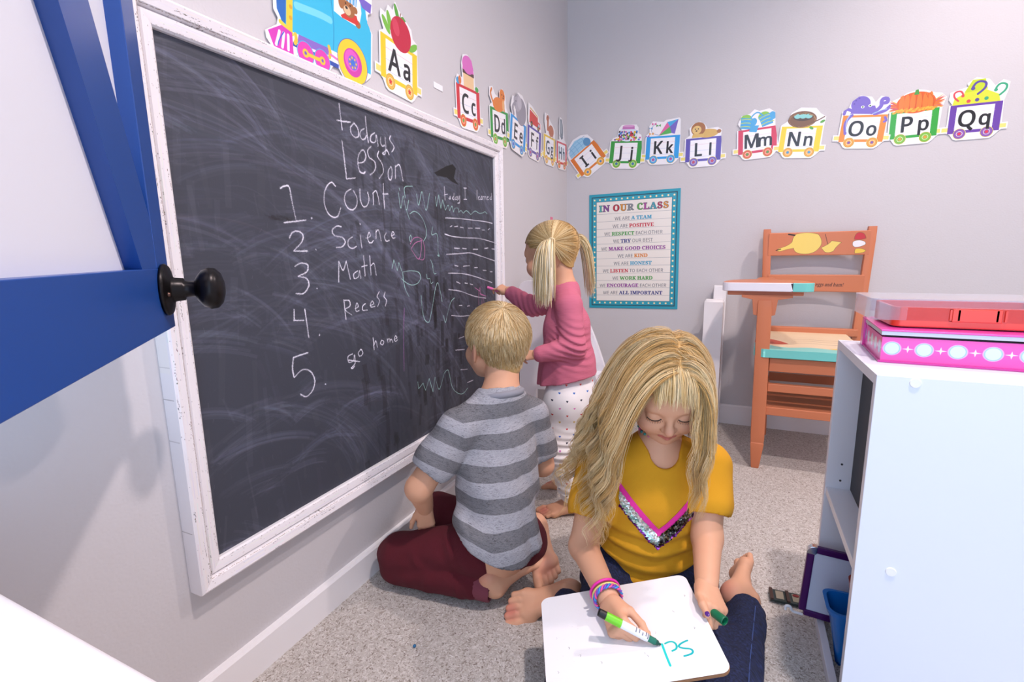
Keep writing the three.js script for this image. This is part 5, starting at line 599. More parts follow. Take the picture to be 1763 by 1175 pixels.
  const grow = (root, dir, L, o) => { const pts = [root]; let p = root, v = dir; const ds = o.ds ?? 0.009, n = Math.round(L / ds), ph = 5 * N3(root[0] * 9, root[1] * 9, root[2] * 9) + 0.8 * r(), ax = v3.norm([0.91, 0, -0.41]), ax2 = [0.41, 0, 0.91];
    for (let i = 0; i < n; i++) { const k = i / n; v = v3.norm(v3.add(v3.mul(v, o.stiff ?? 0.82), v3.add([0, -(o.g ?? 0.18), 0], o.pull ? v3.mul(o.pull, 0.05) : [0, 0, 0]))); const wv = (o.wave ?? 0) * sm(0.38, 0.85, k), w2 = ph + i * ds * 74; let q = v3.add(p, v3.mul(v, ds)); q = v3.add(q, v3.add(v3.mul(ax, wv * Math.cos(w2)), v3.mul(ax2, 0.6 * wv * Math.sin(w2)))); const d = coll(...q), off = o.off; if (d < off) q = v3.add(q, v3.mul(grad(coll, q), off - d)); if (q[1] < 0.012) q[1] = 0.012; const st = v3.sub(q, p); v = v3.norm(v3.add(v3.mul(v, 0.5), v3.mul(v3.norm(st), 0.5))); p = q; pts.push(p); }
    return pts; };
  // each lock is a guide with finer strands gathered round it
  const lock = (pts, n, spread, w, tones) => { const base = blond(r, ...tones); for (let k = 0; k < n; k++) { const o = [(r() - 0.5), (r() - 0.5), (r() - 0.5)], c = blond(r, ...tones), m = 0.3, f2 = r() * 6.28, fz = 0.0012 * r(), cut2 = Math.round(pts.length * (0.82 + 0.18 * r())); list.push({ pts: pts.slice(0, cut2).map((p, i2) => { const q = i2 / pts.length, sp = spread * (0.5 + 0.9 * Math.sin(Math.PI * Math.min(1, q * 0.75 + 0.12))); return [p[0] + o[0] * sp + fz * Math.sin(f2 + i2 * 0.6), p[1] + o[1] * sp, p[2] + o[2] * sp + fz * Math.cos(f2 + i2 * 0.7)]; }), w: w * (0.6 + 0.9 * r()), c: [0, 1, 2].map((a) => lerp(base[a], c[a], m)) }); } };
  const T1 = ['#b58642', '#ebc179', '#fce9bf'], T2 = ['#c39452', '#ecca8a', '#fae8bd'];
  for (let i = 0; i < 290; i++) {
    const side = i < 205 ? -1 : 1, a = side * (0.42 + r() * 2.6), b = 0.05 + Math.pow(r(), 0.7) * 1.35, root = scalp(H, a, b, 0.3 + r() * 0.4), nrm = skullN(H, root); let d = H.dir(side * 0.7, -0.5, Math.cos(a) > 0.2 ? 0.2 : -0.35); d = v3.norm(v3.sub(d, v3.mul(nrm, v3.dot(d, nrm))));
    lock(grow(root, d, (side < 0 ? 0.36 : 0.27) * (0.78 + 0.34 * r()), { ds: 0.011, g: side < 0 ? 0.2 : 0.30, off: 0.004 + r() * (side < 0 ? 0.013 : 0.007), wave: side < 0 ? 0.0068 + 0.003 * r() : 0.004, pull: side < 0 ? (a < -1.4 ? [-1.5, 0, 0.1] : [-0.7, 0, 0.2]) : [-0.5, -0.2, 0.7] }), side < 0 ? 11 : 9, 0.0075, 0.00062, T1);
  }
  for (let i = 0; i < 120; i++) {   // from the parting over the crown
    const side = i < 68 ? -1 : 1, z = -6 + r() * 11, x = 1.3 + side * (0.05 + 0.25 * r()), y = CC[1] + CR[1] * Math.sqrt(Math.max(0.02, 1 - (x / CR[0]) ** 2 - ((z - CC[2]) / CR[2]) ** 2)), root = H.P(x, y + 0.3, z), nrm = skullN(H, root); let d = H.dir(side, 0, 0.1 - 0.3 * r()); d = v3.norm(v3.sub(d, v3.mul(nrm, v3.dot(d, nrm))));
    lock(grow(root, d, (side < 0 ? 0.42 : 0.31) * (0.75 + 0.3 * r()), { ds: 0.011, off: 0.006 + r() * 0.007, wave: side < 0 ? 0.0068 + 0.003 * r() : 0.004, stiff: 0.84, g: side < 0 ? 0.17 : 0.22, pull: side < 0 ? [-0.9, 0, 0.15] : [-0.5, -0.2, 0.7] }), 13, 0.0075, 0.00062, T1);
  }
  for (let i = 0; i < 46; i++) {   // fringe
    const a = -0.8 + 1.6 * r(), root = H.P(0.6 + a * 3.2, 8.7 + r() * 0.9 - Math.abs(a) * 1.0, 3.2 + r() * 1.2), d = H.dir(a * 0.5, 0.1, 1); lock(grow(root, d, 0.068 + 0.014 * r(), { off: 0.003 + r() * 0.005, stiff: 0.75, g: 0.2, ds: 0.006, pull: H.dir(a * 0.3, -1, 0.1) }), 12, 0.007, 0.00048, T2);
  }
  const hairMesh = part(t, 'hair', joinG([sweep(list)]), hairMat(), 'long wavy blond hair with a fringe'); part(hairMesh, 'underlayer', cap, hairMat());

  // ----- her lap whiteboard, marker and cap -----
  const bc = [0.674, 0.1625, 1.708], BR = new THREE.Matrix4().set(0.900, -0.165, 0.403, 0, 0.190, 0.981, -0.023, 0, -0.392, 0.097, 0.915, 0, 0, 0, 0, 1);
  const wbt = thing('lap_whiteboard', 'white dry erase lap board with rounded corners and cyan letters on the girl\'s lap', 'whiteboard', bc); wbt.quaternion.setFromRotationMatrix(BR);
  const rr = (w, h, q) => { const s = new THREE.Shape(), x = w / 2, y = h / 2; s.moveTo(-x + q, -y); s.lineTo(x - q, -y); s.absarc(x - q, -y + q, q, -Math.PI / 2, 0); s.lineTo(x, y - q); s.absarc(x - q, y - q, q, 0, Math.PI / 2); s.lineTo(-x + q, y); s.absarc(-x + q, y - q, q, Math.PI / 2, Math.PI); s.lineTo(-x, -y + q); s.absarc(-x + q, -y + q, q, Math.PI, Math.PI * 1.5); return s; };
  const core = extr(rr(0.280, 0.220, 0.016), 0.0035, 0.0004); core.rotateX(-Math.PI / 2); core.translate(0, -0.005, 0); part(wbt, 'board_core', core, M('#8a6242', { roughness: 0.7 }), 'brown hardboard edge');
  const ink = tex(1120, 880, (g, W, Hh) => { g.fillStyle = '#f6f6f8'; g.fillRect(0, 0, W, Hh); g.lineCap = g.lineJoin = 'round'; const X = (x) => (x + 140) * 4, Y = (y) => (y + 110) * 4; const st = (pts, w, c) => { g.strokeStyle = c; g.lineWidth = w; g.beginPath(); g.moveTo(X(pts[0]), Y(pts[1])); for (let i = 2; i + 2 < pts.length; i += 2) g.quadraticCurveTo(X(pts[i]), Y(pts[i + 1]), X((pts[i] + pts[i + 2]) / 2), Y((pts[i + 1] + pts[i + 3]) / 2)); g.lineTo(X(pts.at(-2)), Y(pts.at(-1))); g.stroke(); };
    st([54, 41, 54, 60, 55, 83], 15, '#2fd6cf'); st([59, 41, 68, 37, 76, 43, 75, 54, 66, 57], 13, '#27c4c0'); st([95, 42, 86, 44, 77, 50, 82, 55, 97, 59, 96, 68, 81, 70], 13, '#22b9bd');
    const q = rng(8); for (const [x, y] of [[-49, 55], [-120, 60], [50, 14], [122, -57], [-117, -9], [-98, 16], [-81, 35], [22, 51], [25, 57], [91, -25], [114, 18]]) { st([x, y, x + 2, y + 3 * q(), x + 4 * (q() - 0.3), y + 4], 2 + q() * 2, `rgba(60,66,74,${0.2 + q() * 0.6})`); } for (let k = 0; k < 50; k++) { const x = -130 + q() * 260, y = -100 + q() * 200; st([x, y, x + 1, y + 1, x + 3 * q(), y + 3 * q()], 1.5, `rgba(90,96,104,${0.05 + q() * 0.2})`); } });
  const face = new THREE.ShapeGeometry(rr(0.280, 0.220, 0.016), 12); { const p = face.attributes.position, u = face.attributes.uv; for (let i = 0; i < p.count; i++) u.setXY(i, (p.getX(i) + 0.14) / 0.28, (p.getY(i) + 0.11) / 0.22); } face.rotateX(-Math.PI / 2); const fg = face; fg.translate(0, 0.0003, 0); part(wbt, 'writing_surface', fg, new THREE.MeshPhysicalMaterial({ map: ink, roughness: 0.16, side: THREE.DoubleSide }), 'glossy white face with cyan letters');
  const tip = [0.738, 0.1735, 1.728], tail = [0.636, 0.212, 1.742], md = v3.norm(v3.sub(tail, tip)), mk = thing('dry_erase_marker', 'dry erase marker with white barrel and lime green end in the girl\'s right hand', 'marker', tip); mk.quaternion.setFromUnitVectors(new THREE.Vector3(0, 1, 0), new THREE.Vector3(...md));
  const la = (pts) => new THREE.LatheGeometry(pts.map((p) => new THREE.Vector2(...p)), 24);
  part(mk, 'nib', la([[0.0001, 0], [0.0018, 0.0008], [0.002, 0.004], [0.0038, 0.005], [0.0045, 0.009]]), M('#0f4a3c')); part(mk, 'collar', la([[0.0045, 0.009], [0.0052, 0.010], [0.0052, 0.021], [0.0062, 0.022]]), M('#14705a')); part(mk, 'barrel', la([[0.0062, 0.022], [0.0066, 0.026], [0.0066, 0.068]]), new THREE.MeshPhysicalMaterial({ roughness: 0.3, map: tex(256, 256, (g) => { g.fillStyle = '#eceef4'; g.fillRect(0, 0, 256, 256); for (const x of [20, 150]) { g.fillStyle = '#17161c'; g.fillRect(x, 170, 80, 60); g.save(); g.translate(x + 40, 212); g.fillStyle = '#f2f2f6'; g.font = 'bold 34px sans-serif'; g.textAlign = 'center'; g.fillText('EXPO', 0, 0, 74); g.restore(); g.fillStyle = '#7d818d'; for (let k = 0; k < 5; k++) g.fillRect(x + 8 + (k % 2) * 8, 70 + k * 17, 56 - (k % 3) * 12, 6); } }) }), 'white barrel'); part(mk, 'end_grip', la([[0.0067, 0.068], [0.0072, 0.069], [0.0070, 0.094], [0.0066, 0.095]]), M('#76d321', { roughness: 0.4 }), 'lime green end'); part(mk, 'end_plug', la([[0.0066, 0.095], [0.0064, 0.106], [0.0058, 0.1085], [0.0001, 0.1085]]), M('#0e0e10', { roughness: 0.5 }));
  const cp = thing('marker_cap', 'hollow green marker cap held in the girl\'s left hand', 'marker cap', [0.817, 0.193, 1.646]); cp.quaternion.setFromUnitVectors(new THREE.Vector3(0, 1, 0), new THREE.Vector3(...v3.norm([0.62, 0.05, 0.55]))); part(cp, 'shell', la([[0.0001, -0.022], [0.0066, -0.022], [0.0072, -0.018], [0.0076, 0.016], [0.0076, 0.018], [0.0060, 0.018], [0.0056, -0.010], [0.0001, -0.010]]), M('#0f6e4a', { roughness: 0.35 }));
}
// ===== boy kneeling at the chalkboard =====
{
  const t = thing('person', 'boy in a grey striped T-shirt and maroon trousers kneeling before the chalkboard', 'person', [0, 0, 0]);
  const pel = [0.335, 0.118, 1.500], chest = [0.306, 0.325, 1.440], neck = [0.306, 0.455, 1.424], shL = [0.243, 0.402, 1.522], shR = [0.352, 0.396, 1.348], elL = [0.178, 0.276, 1.595], wrL = [0.156, 0.200, 1.545], elR = [0.376, 0.255, 1.322], wrR = [0.29, 0.19, 1.25];
  const hipL = [0.292, 0.112, 1.526], hipR = [0.362, 0.110, 1.455], knL = [0.092, 0.074, 1.574], anL = [0.350, 0.044, 1.552], knR = [0.098, 0.105, 1.415], anR = [0.388, 0.098, 1.394];
  const fw = v3.norm([-0.87, 0, -0.49]), H = headFrame([0.272, 0.580, 1.374], [-0.83, 0.05, -0.55], [0, 1, 0], 0.985), hf = headField(H);
  const B = new Field(); B.cap(pel, chest, 0.088, 0.090, 0.03, [fw, 1.3]); B.cap(chest, neck, 0.066, 0.040, 0.04, [fw, 1.3]); B.cap(neck, shR, 0.036, 0.036, 0.03).cap(neck, shL, 0.036, 0.036, 0.03).cap(shR, elR, 0.036, 0.029, 0.015).cap(elR, wrR, 0.029, 0.020, 0.012).cap(shL, elL, 0.037, 0.030, 0.015).cap(elL, wrL, 0.0305, 0.0205, 0.012);
  B.cap(hipR, knR, 0.05, 0.040, 0.02).cap(hipL, knL, 0.05, 0.042, 0.02).cap(knR, anR, 0.035, 0.022, 0.012).cap(knL, anL, 0.035, 0.022, 0.012).cap(v3.add(neck, [0.004, -0.01, 0.006]), H.P(0, -3.5, -3.4), 0.044, 0.041, 0.02);
  const hL = handField(wrL, [0.00, -0.95, -0.06], [0.42, 0.05, 0.90], -1, 0.0070, [[0.25, 0.35, 0.2], [0.3, 0.4, 0.2], [0.35, 0.45, 0.2], [0.3, 0.4, 0.2]], [[1.2, 1.8, -0.3], [3.4, 3.6, -0.3], [5.8, 4.9, -0.4], [8.2, 5.6, -0.6]]);
  const hR = handField(wrR, [-0.75, -0.35, -0.2], [-0.2, 0.85, -0.3], 1, 0.0066, [[0.3, 0.4, 0.2], [0.3, 0.4, 0.2], [0.3, 0.4, 0.2], [0.3, 0.4, 0.2]], [[1.2, 1.8, -0.3], [3.4, 3.4, -0.6], [5.8, 4.2, -0.8], [8.0, 4.4, -1]]);
  const fL = footField(anL, [0.55, -0.10, -0.82], [0.05, -0.95, 0.25], 1, 0.165, knL), fR = footField(anR, [0.33, -0.56, 0.40], [-0.45, -0.42, -0.80], 1, 0.178, knR);
  const body = part(t, 'body', joinG([skinTint(meshField(B, 0.006)), headPaint(meshField(hf, 0.003), H), skinTint(meshField(hL, 0.0024), near(hL.at0(10, 0, 0), 0.03)), skinTint(meshField(hR, 0.0026)), skinTint(meshField(fL, 0.0028), near(fL.at0(-3, 0, -4), 0.03)), skinTint(meshField(fR, 0.0026), (x, y, z) => 0.5 * near(fR.at0(9, 0, -5), 0.04)(x, y, z))]), skinMat); eyes(H, body);
  // striped T-shirt
  const S = new Field(); S.cap([0.335, 0.125, 1.512], [0.312, 0.26, 1.462], 0.112, 0.101, 0.03, [fw, 1.22]); S.cap([0.312, 0.26, 1.462], chest, 0.100, 0.098, 0.03, [fw, 1.24]); S.cap(chest, neck, 0.078, 0.050, 0.04, [fw, 1.2]); S.cap(neck, shR, 0.045, 0.046, 0.03).cap(neck, shL, 0.045, 0.046, 0.03);
  const sleeve = (sh, el, f, r0, r1, cutR) => { const F = new Field(), a = v3.mix(sh, el, f), d = v3.norm(v3.sub(el, a)); F.cap(sh, a, r0, r1, 0.02); F.cap(v3.add(a, v3.mul(d, cutR)), v3.add(a, v3.mul(d, cutR + 0.06)), r1 - 0.002, r1 + 0.012, 0.004, null, true); return F; };
  const SU = unite([S, sleeve(shL, elL, 0.55, 0.048, 0.054, 0.050), sleeve(shR, elR, 0.66, 0.046, 0.049, 0.046)], 0.012);
  S.cap(v3.add(neck, [-0.008, 0.018, -0.004]), v3.add(neck, [-0.016, 0.09, -0.02]), 0.046, 0.066, 0.005, null, true);
  const wr = (x, y, z) => 0.0115 * Math.sin((x * 0.49 - z * 0.87) * 52 + y * 30 + 3 * N3(x * 8, y * 6, z * 8)) * sm(0.40, 0.20, y) * (0.55 + 0.8 * N3(x * 12 + 5, y * 9, z * 12)) + 0.0024 * N3(x * 30, y * 22, z * 30);
  const s0 = pel[0] * 0.49 - pel[2] * 0.87, sg = meshField(SU, 0.0045, (d, x, y, z) => Math.max(d + wr(x, y, z), 0.112 + 4.2 * (x * 0.49 - z * 0.87 - s0) ** 2 + 0.45 * Math.max(0, (x * fw[0] + z * fw[2]) + 1.07) - y));
  uvBy(sg, (p) => { const dl = segT(p, shL, elL), dr = segT(p, shR, elR), tt = segT(p, pel, neck); const lat = Math.max(0, -(p[0] * 0.49 - p[2] * 0.87 - s0) - 0.075); if (lat > 0) return [(p[0] - p[2]) * 3, (p[1] - 0.03 * 0.075 - 0.62 * lat) / 0.066]; return [(p[0] - p[2]) * 3, (p[1] - 0.03 * Math.abs((p[0] - pel[0]) * 0.49 - (p[2] - pel[2]) * 0.87)) / 0.066]; });
  const stripe = dataTex(1024, (() => { const r = rng(19), n = 1024, streak = new Float32Array(n * n); for (let k = 0; k < 9000; k++) { const x = Math.floor(r() * n), y = Math.floor(r() * n), L = 3 + r() * r() * 46, h = 6 + r() * 9, a = (r() - 0.4) * 0.9; for (let j = 0; j < h; j++) for (let i = 0; i < L; i++) streak[((y + j) % n) * n + (x + i) % n] += a * 0.5; } return (u, v, x, y) => { const w = (v * 2) % 2, dark = sm(0.94, 1.0, (w + 0.03 * N3(u * 20, v * 3, 0)) % 2) * (1 - sm(1.94, 2.0, w)), g = dark * 0.30, s = streak[y * n + x]; let k = 168 * (1 - g) - Math.max(0, s) * 62 + Math.min(0, s) * -24 + 14 * N3(u * 120, v * 60, 2); if (s > 0.5) k *= 0.7; k = clamp(k, 40, 240); return [k * 0.985, k * 0.985, k * 1.02]; }; })());
  const shirt = part(t, 'shirt', sg, M('#ffffff', { map: stripe, roughness: 0.95, bumpMap: weave, bumpScale: 0.0005 }), 'T-shirt striped in two heathered greys');
  { const pts = []; for (let k = 0; k < 24; k++) { const a = k / 24 * 6.283, c = v3.add(neck, [-0.006, 0.014, -0.004]); pts.push([c[0] + Math.cos(a) * 0.055, c[1] + 0.010 * (Math.cos(a) * 0.87 + Math.sin(a) * 0.49), c[2] + Math.sin(a) * 0.055]); } part(shirt, 'collar', tube(pts, 0.0088, 64, 8, true), M('#8f8f97', { roughness: 0.95 }), 'plain grey collar'); }
  // trousers with knitted cuffs
  const T = new Field(); T.cap(hipL, hipR, 0.070, 0.068, 0.03).cap(hipL, knL, 0.062, 0.052, 0.02).cap(hipR, knR, 0.066, 0.056, 0.02).cap(v3.add(knL, [0, -0.026, 0.006]), v3.add(v3.mix(knL, anL, 0.76), [0, 0, 0.008]), 0.044, 0.040, 0.006).cap(knR, v3.mix(knR, anR, 0.86), 0.046, 0.036, 0.016);
  const tg = meshField(T, 0.005, (d, x, y, z) => Math.max(d + 0.0035 * Math.sin(x * 120 + 5 * N3(x * 14, y * 14, z * 14)) * N3(x * 10, y * 16, z * 10) + 0.003 * N3(x * 24, y * 30, z * 24), 0.003 - y, 0.017 - x)); uvBy(tg, (p) => [p[0] * 10, (p[1] + p[2]) * 10]);
  const tr = part(t, 'trousers', tg, fabric('#571420', { roughness: 1 }), 'maroon joggers');
  { const C2 = new Field(), d = v3.norm(v3.sub(anL, knL)), a = v3.add(v3.mix(knL, anL, 0.80), [0, 0, 0.006]); C2.cap(a, v3.add(a, v3.mul(d, 0.034)), 0.036, 0.033, 0.01); C2.cap(v3.add(a, v3.mul(d, 0.062)), v3.add(a, v3.mul(d, 0.1)), 0.032, 0.04, 0.003, null, true); const cg = meshField(C2, 0.0035, (q, x, y, z) => Math.max(q + 0.0006 * Math.sin(Math.atan2(y - a[1], z - a[2]) * 60), 0.003 - y)); part(tr, 'cuff', cg, M('#7c3d49', { roughness: 1 }), 'ribbed cuff'); }
  // short hair swirling from the crown, clipped close round the ears and down the nape
  const r = rng(55), cut = (q) => { const line = q[2] > 4 ? 4.6 : q[2] > -2.0 ? lerp(1.4, 4.6, sm(-1.5, 4, q[2])) : lerp(-7.0 + 0.12 * q[0] * q[0], 1.4, sm(-4.2, -2.0, q[2])); return line - q[1]; };
  const cap = capHair(H, 0.30, cut, 0.0032, lin('#b89560'), [[[0, -1, -4.6], [0, -8, -3.9], 4.1, 4.0]]), CF = cap.userData.F, cfn = (x, y, z) => CF.at(x, y, z), list = [], wh = [0.8, 9.4, -5.0];
  for (let i = 0; i < 15000; i++) {
    const a = r() * 6.283, b = -1.25 + Math.acos(1 - r()) * 1.78; let root = scalp(H, a, Math.min(1.5, b), 0.6); for (let k = 0; k < 3; k++) { const d0 = cfn(...root); root = v3.sub(root, v3.mul(grad(cfn, root), d0)); } const q = H.inv(root); if (cut(q) > -0.05 - 0.5 * r() * (q[1] < 2 ? 1 : 0)) continue;
    const nrm = grad(cfn, root), d = [q[0] - wh[0], q[1] - wh[1], q[2] - wh[2]]; let dd = H.dir(d[0] + d[2] * 0.22, d[1] - 2.0, d[2] - d[0] * 0.22 + (q[2] > 0 ? 3 : 0)); dd = v3.norm(v3.sub(dd, v3.mul(nrm, v3.dot(dd, nrm)))); const low = sm(3, -4, q[1]), L = lerp(0.036, 0.010, low) * (0.7 + 0.5 * r()), lift = lerp(0.0045, 0.0012, low) * (0.3 + r()), pts = [], jit = [(r() - 0.5) * 0.28, (r() - 0.5) * 0.28, (r() - 0.5) * 0.28]; let p = root, v = v3.norm(v3.add(dd, jit));
    for (let k = 0; k <= 4; k++) { const e = v3.add(p, v3.mul(v, k ? L / 4 : 0)), n2 = grad(cfn, e), want = 0.0004 + lift * (k / 4) ** 0.7; p = v3.add(e, v3.mul(n2, want - cfn(...e))); pts.push(p); v = v3.norm(v3.sub(v, v3.mul(n2, v3.dot(v, n2)))); }
    list.push({ pts, w: 0.00045 + r() * 0.0006, c: blond(r, '#b38a54', '#dfbd84', '#f6e3ba') });
  }
  const hm = part(t, 'hair', sweep(list), hairMat(), 'short golden blond hair'); part(hm, 'underlayer', cap, hairMat());
}
// ===== toddler drawing on the chalkboard =====
{
  const t = thing('person', 'toddler with blond pigtails in a pink top and dotted leggings drawing on the chalkboard', 'person', [0, 0, 0]);
  const pel = [0.352, 0.375, 1.035], chest = [0.340, 0.575, 1.015], neck = [0.330, 0.690, 1.008], shL = [0.362, 0.650, 1.066], shR = [0.318, 0.652, 0.945], elL = [0.388, 0.532, 1.098], wrL = [0.292, 0.510, 1.140], elR = [0.185, 0.630, 0.925], wrR = [0.094, 0.676, 0.910];
  const hipL = [0.356, 0.350, 1.072], hipR = [0.352, 0.350, 0.996], knL = [0.345, 0.205, 1.112], anL = [0.386, 0.048, 1.092], knR = [0.362, 0.195, 0.985], anR = [0.338, 0.044, 0.922];
  const fw = v3.norm([-0.98, 0, 0.2]), H = headFrame([0.283, 0.800, 1.005], [-0.94, -0.20, -0.12], [0, 1, 0], 0.96), hf = headField(H);
  const B = new Field(); B.cap(pel, chest, 0.070, 0.068, 0.03, [fw, 1.1]); B.cap(chest, neck, 0.055, 0.034, 0.03); B.cap(neck, shR, 0.03, 0.03, 0.02).cap(neck, shL, 0.03, 0.03, 0.02).cap(shR, elR, 0.029, 0.024, 0.012).cap(elR, wrR, 0.024, 0.018, 0.01).cap(shL, elL, 0.029, 0.024, 0.012).cap(elL, wrL, 0.024, 0.018, 0.01).cap(hipL, knL, 0.046, 0.034, 0.02).cap(hipR, knR, 0.046, 0.034, 0.02).cap(knL, anL, 0.032, 0.020, 0.012).cap(knR, anR, 0.032, 0.020, 0.012).cap(neck, H.P(0, -4, -2.8), 0.034, 0.033, 0.02);
  const hR = handField(wrR, [-0.80, 0.35, 0.10], [0.25, 0.80, 0.55], 1, 0.0052, [[0.5, 0.9, 0.5], [1.0, 1.2, 0.6], [1.2, 1.2, 0.6], [1.2, 1.2, 0.6]], [[1.4, 1.8, -0.6], [3.6, 2.6, -1.8], [5.8, 2.4, -2.8], [7.8, 1.6, -3.2]]);
  const hL = handField(wrL, [-0.85, -0.1, 0.2], [0.1, 0.6, 0.7], -1, 0.0052, [[0.7, 0.8, 0.4], [0.8, 0.9, 0.4], [0.8, 0.9, 0.4], [0.8, 0.9, 0.4]], [[1.4, 1.8, -0.6], [3.6, 3.0, -1.4], [5.8, 3.2, -2], [7.6, 3, -2.4]]);
  const fL = footField(anL, [-0.88, -0.05, 0.47], [0, 1, 0], -1, 0.150, knL), fR = footField(anR, [-0.95, -0.05, 0.25], [0, 1, 0], 1, 0.150, knR);
  const body = part(t, 'body', joinG([skinTint(meshField(B, 0.006)), headPaint(meshField(hf, 0.003), H), skinTint(meshField(hR, 0.002)), skinTint(meshField(hL, 0.0024)), skinTint(meshField(fL, 0.0024), near(fL.at0(12, 0, -5), 0.03)), skinTint(meshField(fR, 0.0026), near(fR.at0(12, 0, -5), 0.03))]), skinMat); eyes(H, body);
  const S = new Field(); S.cap(v3.add(pel, [-0.004, 0.03, 0]), chest, 0.086, 0.074, 0.03, [fw, 1.05]); S.cap(v3.add(pel, [-0.002, -0.01, 0]), v3.add(pel, [-0.002, 0.08, 0]), 0.094, 0.084, 0.03); S.cap(chest, neck, 0.062, 0.042, 0.03); S.cap(neck, shR, 0.037, 0.039, 0.02).cap(neck, shL, 0.037, 0.039, 0.02).cap(shR, elR, 0.039, 0.034, 0.014).cap(elR, v3.mix(elR, wrR, 0.88), 0.034, 0.025, 0.012).cap(shL, elL, 0.039, 0.035, 0.014).cap(elL, v3.mix(elL, wrL, 0.9), 0.035, 0.025, 0.012);
  for (const [a, b] of [[elR, wrR]]) { const d = v3.norm(v3.sub(b, a)), e = v3.mix(a, b, 0.9); S.cap(v3.add(e, v3.mul(d, 0.026)), v3.add(e, v3.mul(d, 0.06)), 0.024, 0.03, 0.002, null, true); }
  S.cap(v3.add(neck, [-0.006, 0.02, 0]), v3.add(neck, [-0.01, 0.08, 0]), 0.037, 0.056, 0.004, null, true);
  const dist2 = (p, a) => Math.hypot(p[0] - a[0], p[1] - a[1], p[2] - a[2]);
  const tf = (x, y, z) => { const p = [x, y, z], e1 = Math.exp(-((dist2(p, elL) / 0.055) ** 2)), u = (x - elL[0]) * 0.45 + (y - elL[1]) * 1.0 + (z - elL[2]) * 0.2, e2 = Math.exp(-((dist2(p, elR) / 0.06) ** 2)); return e1 * 0.0045 * Math.sin(u * 330) + e2 * 0.003 * Math.sin((x + y * 0.4) * 320) + 0.0028 * N3(x * 22, y * 16, z * 22) + 0.003 * sm(0.5, 0.42, y) * Math.sin((x * 0.2 + z) * 80 + x * 60); };
  const sg = meshField(S, 0.0042, (d, x, y, z) => Math.max(d + tf(x, y, z), 0.402 + (x - 0.27) * 0.22 - y)); uvBy(sg, (p) => [(p[0] + p[2]) * 3, p[1] * 3]);
  const rib = dataTex(256, (u, v, x, y) => { const k = 150 + 90 * Math.sin(v * 6.283 * 96); return [k, k, k]; }, { data: true }); part(t, 'top', sg, M('#cf6f86', { roughness: 0.95, bumpMap: rib, bumpScale: 0.0009, sheen: 0.25 }), 'dusty pink ribbed long-sleeved top');
  const Lg = new Field(); Lg.cap(hipL, hipR, 0.066, 0.066, 0.03).cap(hipL, v3.add(pel, [0.002, 0.05, 0]), 0.06, 0.066, 0.03).cap(v3.add(pel, [0.02, 0, 0]), hipL, 0.062, 0.05, 0.03).cap(hipL, knL, 0.058, 0.042, 0.018).cap(hipR, knR, 0.058, 0.042, 0.018).cap(knL, v3.mix(knL, anL, 0.86), 0.041, 0.033, 0.012).cap(knR, v3.mix(knR, anR, 0.86), 0.041, 0.033, 0.012);
  for (const [a, b] of [[knL, anL], [knR, anR]]) { const d = v3.norm(v3.sub(b, a)), e = v3.mix(a, b, 0.86); Lg.cap(v3.add(e, v3.mul(d, 0.040)), v3.add(e, v3.mul(d, 0.08)), 0.036, 0.045, 0.002, null, true); }
  const lf = (x, y, z) => { const k = Math.exp(-(((y - 0.205) / 0.05) ** 2)) + 0.9 * Math.exp(-(((y - 0.075) / 0.03) ** 2)); return k * 0.0034 * Math.sin(y * 300 + x * 90 + 3 * N3(x * 12, y * 8, z * 12)) + 0.002 * N3(x * 24, y * 20, z * 24); };
  const lg = meshField(Lg, 0.0042, (d, x, y, z) => d + lf(x, y, z)); uvBy(lg, (p) => [(p[0] * 0.91 - p[2] * 0.41) / 0.30, p[1] / 0.30]);
  const hearts = tex(1024, 1024, (g, W) => { g.fillStyle = '#f4f1f0'; g.fillRect(0, 0, W, W); const C = ['#d8343c', '#2c5fc0', '#1c2238', '#c86ab4', '#d04438', '#c8a02c', '#8a62b8', '#3aaed0', '#e05a50', '#2f6ac4', '#22283c', '#d874b8', '#c93c34', '#c9a73a'], n = 14, s = W / n; for (let j = 0; j < n; j++) for (let i = 0; i < 7; i++) { const x = (i + (j % 2) * 0.5 + 0.25) * W / 7, y = (j + 0.5) * s, h = 12.5; g.fillStyle = C[j]; g.beginPath(); g.moveTo(x, y + h * 0.9); g.bezierCurveTo(x - h * 1.5, y - h * 0.2, x - h * 0.7, y - h * 1.1, x, y - h * 0.35); g.bezierCurveTo(x + h * 0.7, y - h * 1.1, x + h * 1.5, y - h * 0.2, x, y + h * 0.9); g.fill(); } }, { repeat: true });
  part(t, 'leggings', lg, M('#ffffff', { map: hearts, roughness: 0.9 }), 'white leggings dotted with small coloured hearts');
  // hair drawn into two pigtails
  const r = rng(77), cut = (q) => { const line = q[2] > 3 ? lerp(2.5, 5.2, sm(3, 6, q[2])) : q[2] > -2.4 ? lerp(0.9, 2.5, sm(-2.4, 3, q[2])) : lerp(-5.6 + 0.10 * q[0] * q[0], 0.9, sm(-6.2, -1.6, q[2])); return line - q[1]; };
  const cap = capHair(H, 0.16, cut, 0.0035, lin('#c09a60'), [[[0, -1, -3.9], [0, -7.5, -3.0], 3.55, 3.4]]), CF = cap.userData.F, cfn = (x, y, z) => CF.at(x, y, z), list = [], anchor = [[-6.4, 4.4, -5.6], [6.9, 2.9, -4.6]];
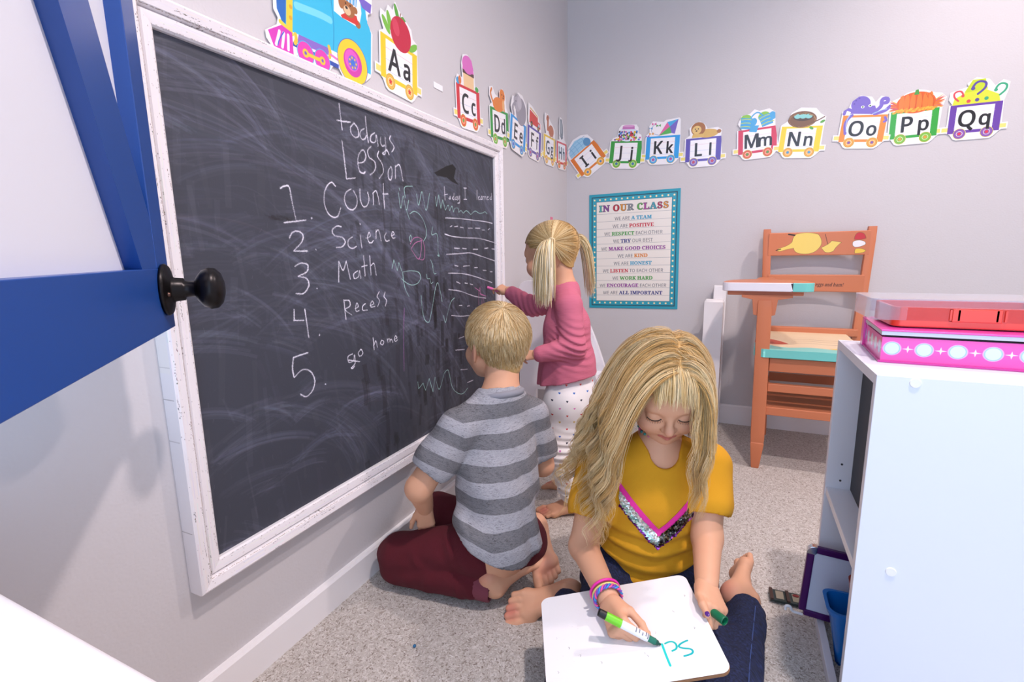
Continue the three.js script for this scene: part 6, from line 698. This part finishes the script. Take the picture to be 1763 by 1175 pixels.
  for (let i = 0; i < 4600; i++) {
    const a = r() * 6.283, b = -1.2 + Math.acos(1 - r()) * 1.75; let root = scalp(H, a, Math.min(1.5, b), 0.4); for (let k = 0; k < 3; k++) { const d0 = cfn(...root); root = v3.sub(root, v3.mul(grad(cfn, root), d0)); } const q = H.inv(root); if (cut(q) > 0.15) continue; const A = H.P(...anchor[q[0] > 0 ? 1 : 0]), pts = [], lift = 0.0004 + 0.0012 * r();
    for (let k = 0; k <= 9; k++) { const s = k / 9; let e = v3.mix(root, A, s); for (let n = 0; n < 2; n++) { const d0 = cfn(...e); e = v3.add(e, v3.mul(grad(cfn, e), lift + 0.004 * s * s - d0)); } pts.push(e); }
    list.push({ pts, w: 0.0005 + r() * 0.0007, c: blond(r, '#9c7644', '#d0ac70', '#ecd8aa') });
  }
  const hm = part(t, 'hair', sweep(list), hairMat(), 'blond hair combed flat with a centre parting'); part(hm, 'underlayer', cap, hairMat());
  const coll = (x, y, z) => Math.min(hf.at(x, y, z), S.at(x, y, z));
  anchor.forEach((A, j) => {
    const tail = [], o = H.P(A[0] * 1.12, A[1], A[2] * 1.05), out = H.dir(j ? 0.9 : -0.6, 0.25, j ? -0.1 : -0.5);
    for (let i = 0; i < 420; i++) { let p = v3.add(o, [(r() - 0.5) * 0.014, (r() - 0.5) * 0.012, (r() - 0.5) * 0.014]), v = v3.norm(v3.add(out, [(r() - 0.5) * 0.75, (r() - 0.5) * 0.5, (r() - 0.5) * 0.75])); const pts = [p], n = Math.round(17 * (0.75 + 0.45 * r())), ph = r() * 6.28; for (let k = 0; k < n; k++) { v = v3.norm(v3.add(v3.mul(v, 0.76), [0.01 * Math.sin(ph + k * 0.5) + (j ? 0 : 0.03), j ? -0.25 : -0.32, 0.02 * Math.cos(ph + k * 0.5)])); let q = v3.add(p, v3.mul(v, 0.0105)); const d = coll(...q); if (d < 0.004) q = v3.add(q, v3.mul(grad(coll, q), 0.004 - d)); p = q; pts.push(p); } tail.push({ pts, w: 0.0008 + r() * 0.0013, c: blond(r, '#c6a468', '#ead4a2', '#fbf1d6') }); }
    const pt = part(t, 'pigtail', sweep(tail), hairMat(), 'pale blond pigtail'); const band = new THREE.TorusGeometry(0.0105, 0.003, 10, 24); band.lookAt(new THREE.Vector3(...out)); band.translate(...o); part(pt, 'hair_tie', band, M('#e8d7b0'));
  });
  // pink chalk in her fingers
  const c0 = [0.0145, 0.690, 0.918], c1 = hR.thumbTip[0], cd = v3.norm(v3.sub(v3.add(c1, [0, 0.003, 0]), c0)), ch = new THREE.CylinderGeometry(0.0052, 0.0048, 0.06, 18); ch.translate(0, 0.03, 0); const cm = solo('chalk_stick', ch, M('#ef77b4', { roughness: 0.95 }), 'stick of pink chalk in the toddler\'s right hand', 'chalk', c0); cm.quaternion.setFromUnitVectors(new THREE.Vector3(0, 1, 0), new THREE.Vector3(...cd));
}
scene.traverse((o) => { if (o.isMesh) { o.castShadow = true; o.receiveShadow = true; } });
renderer.render(scene, camera);
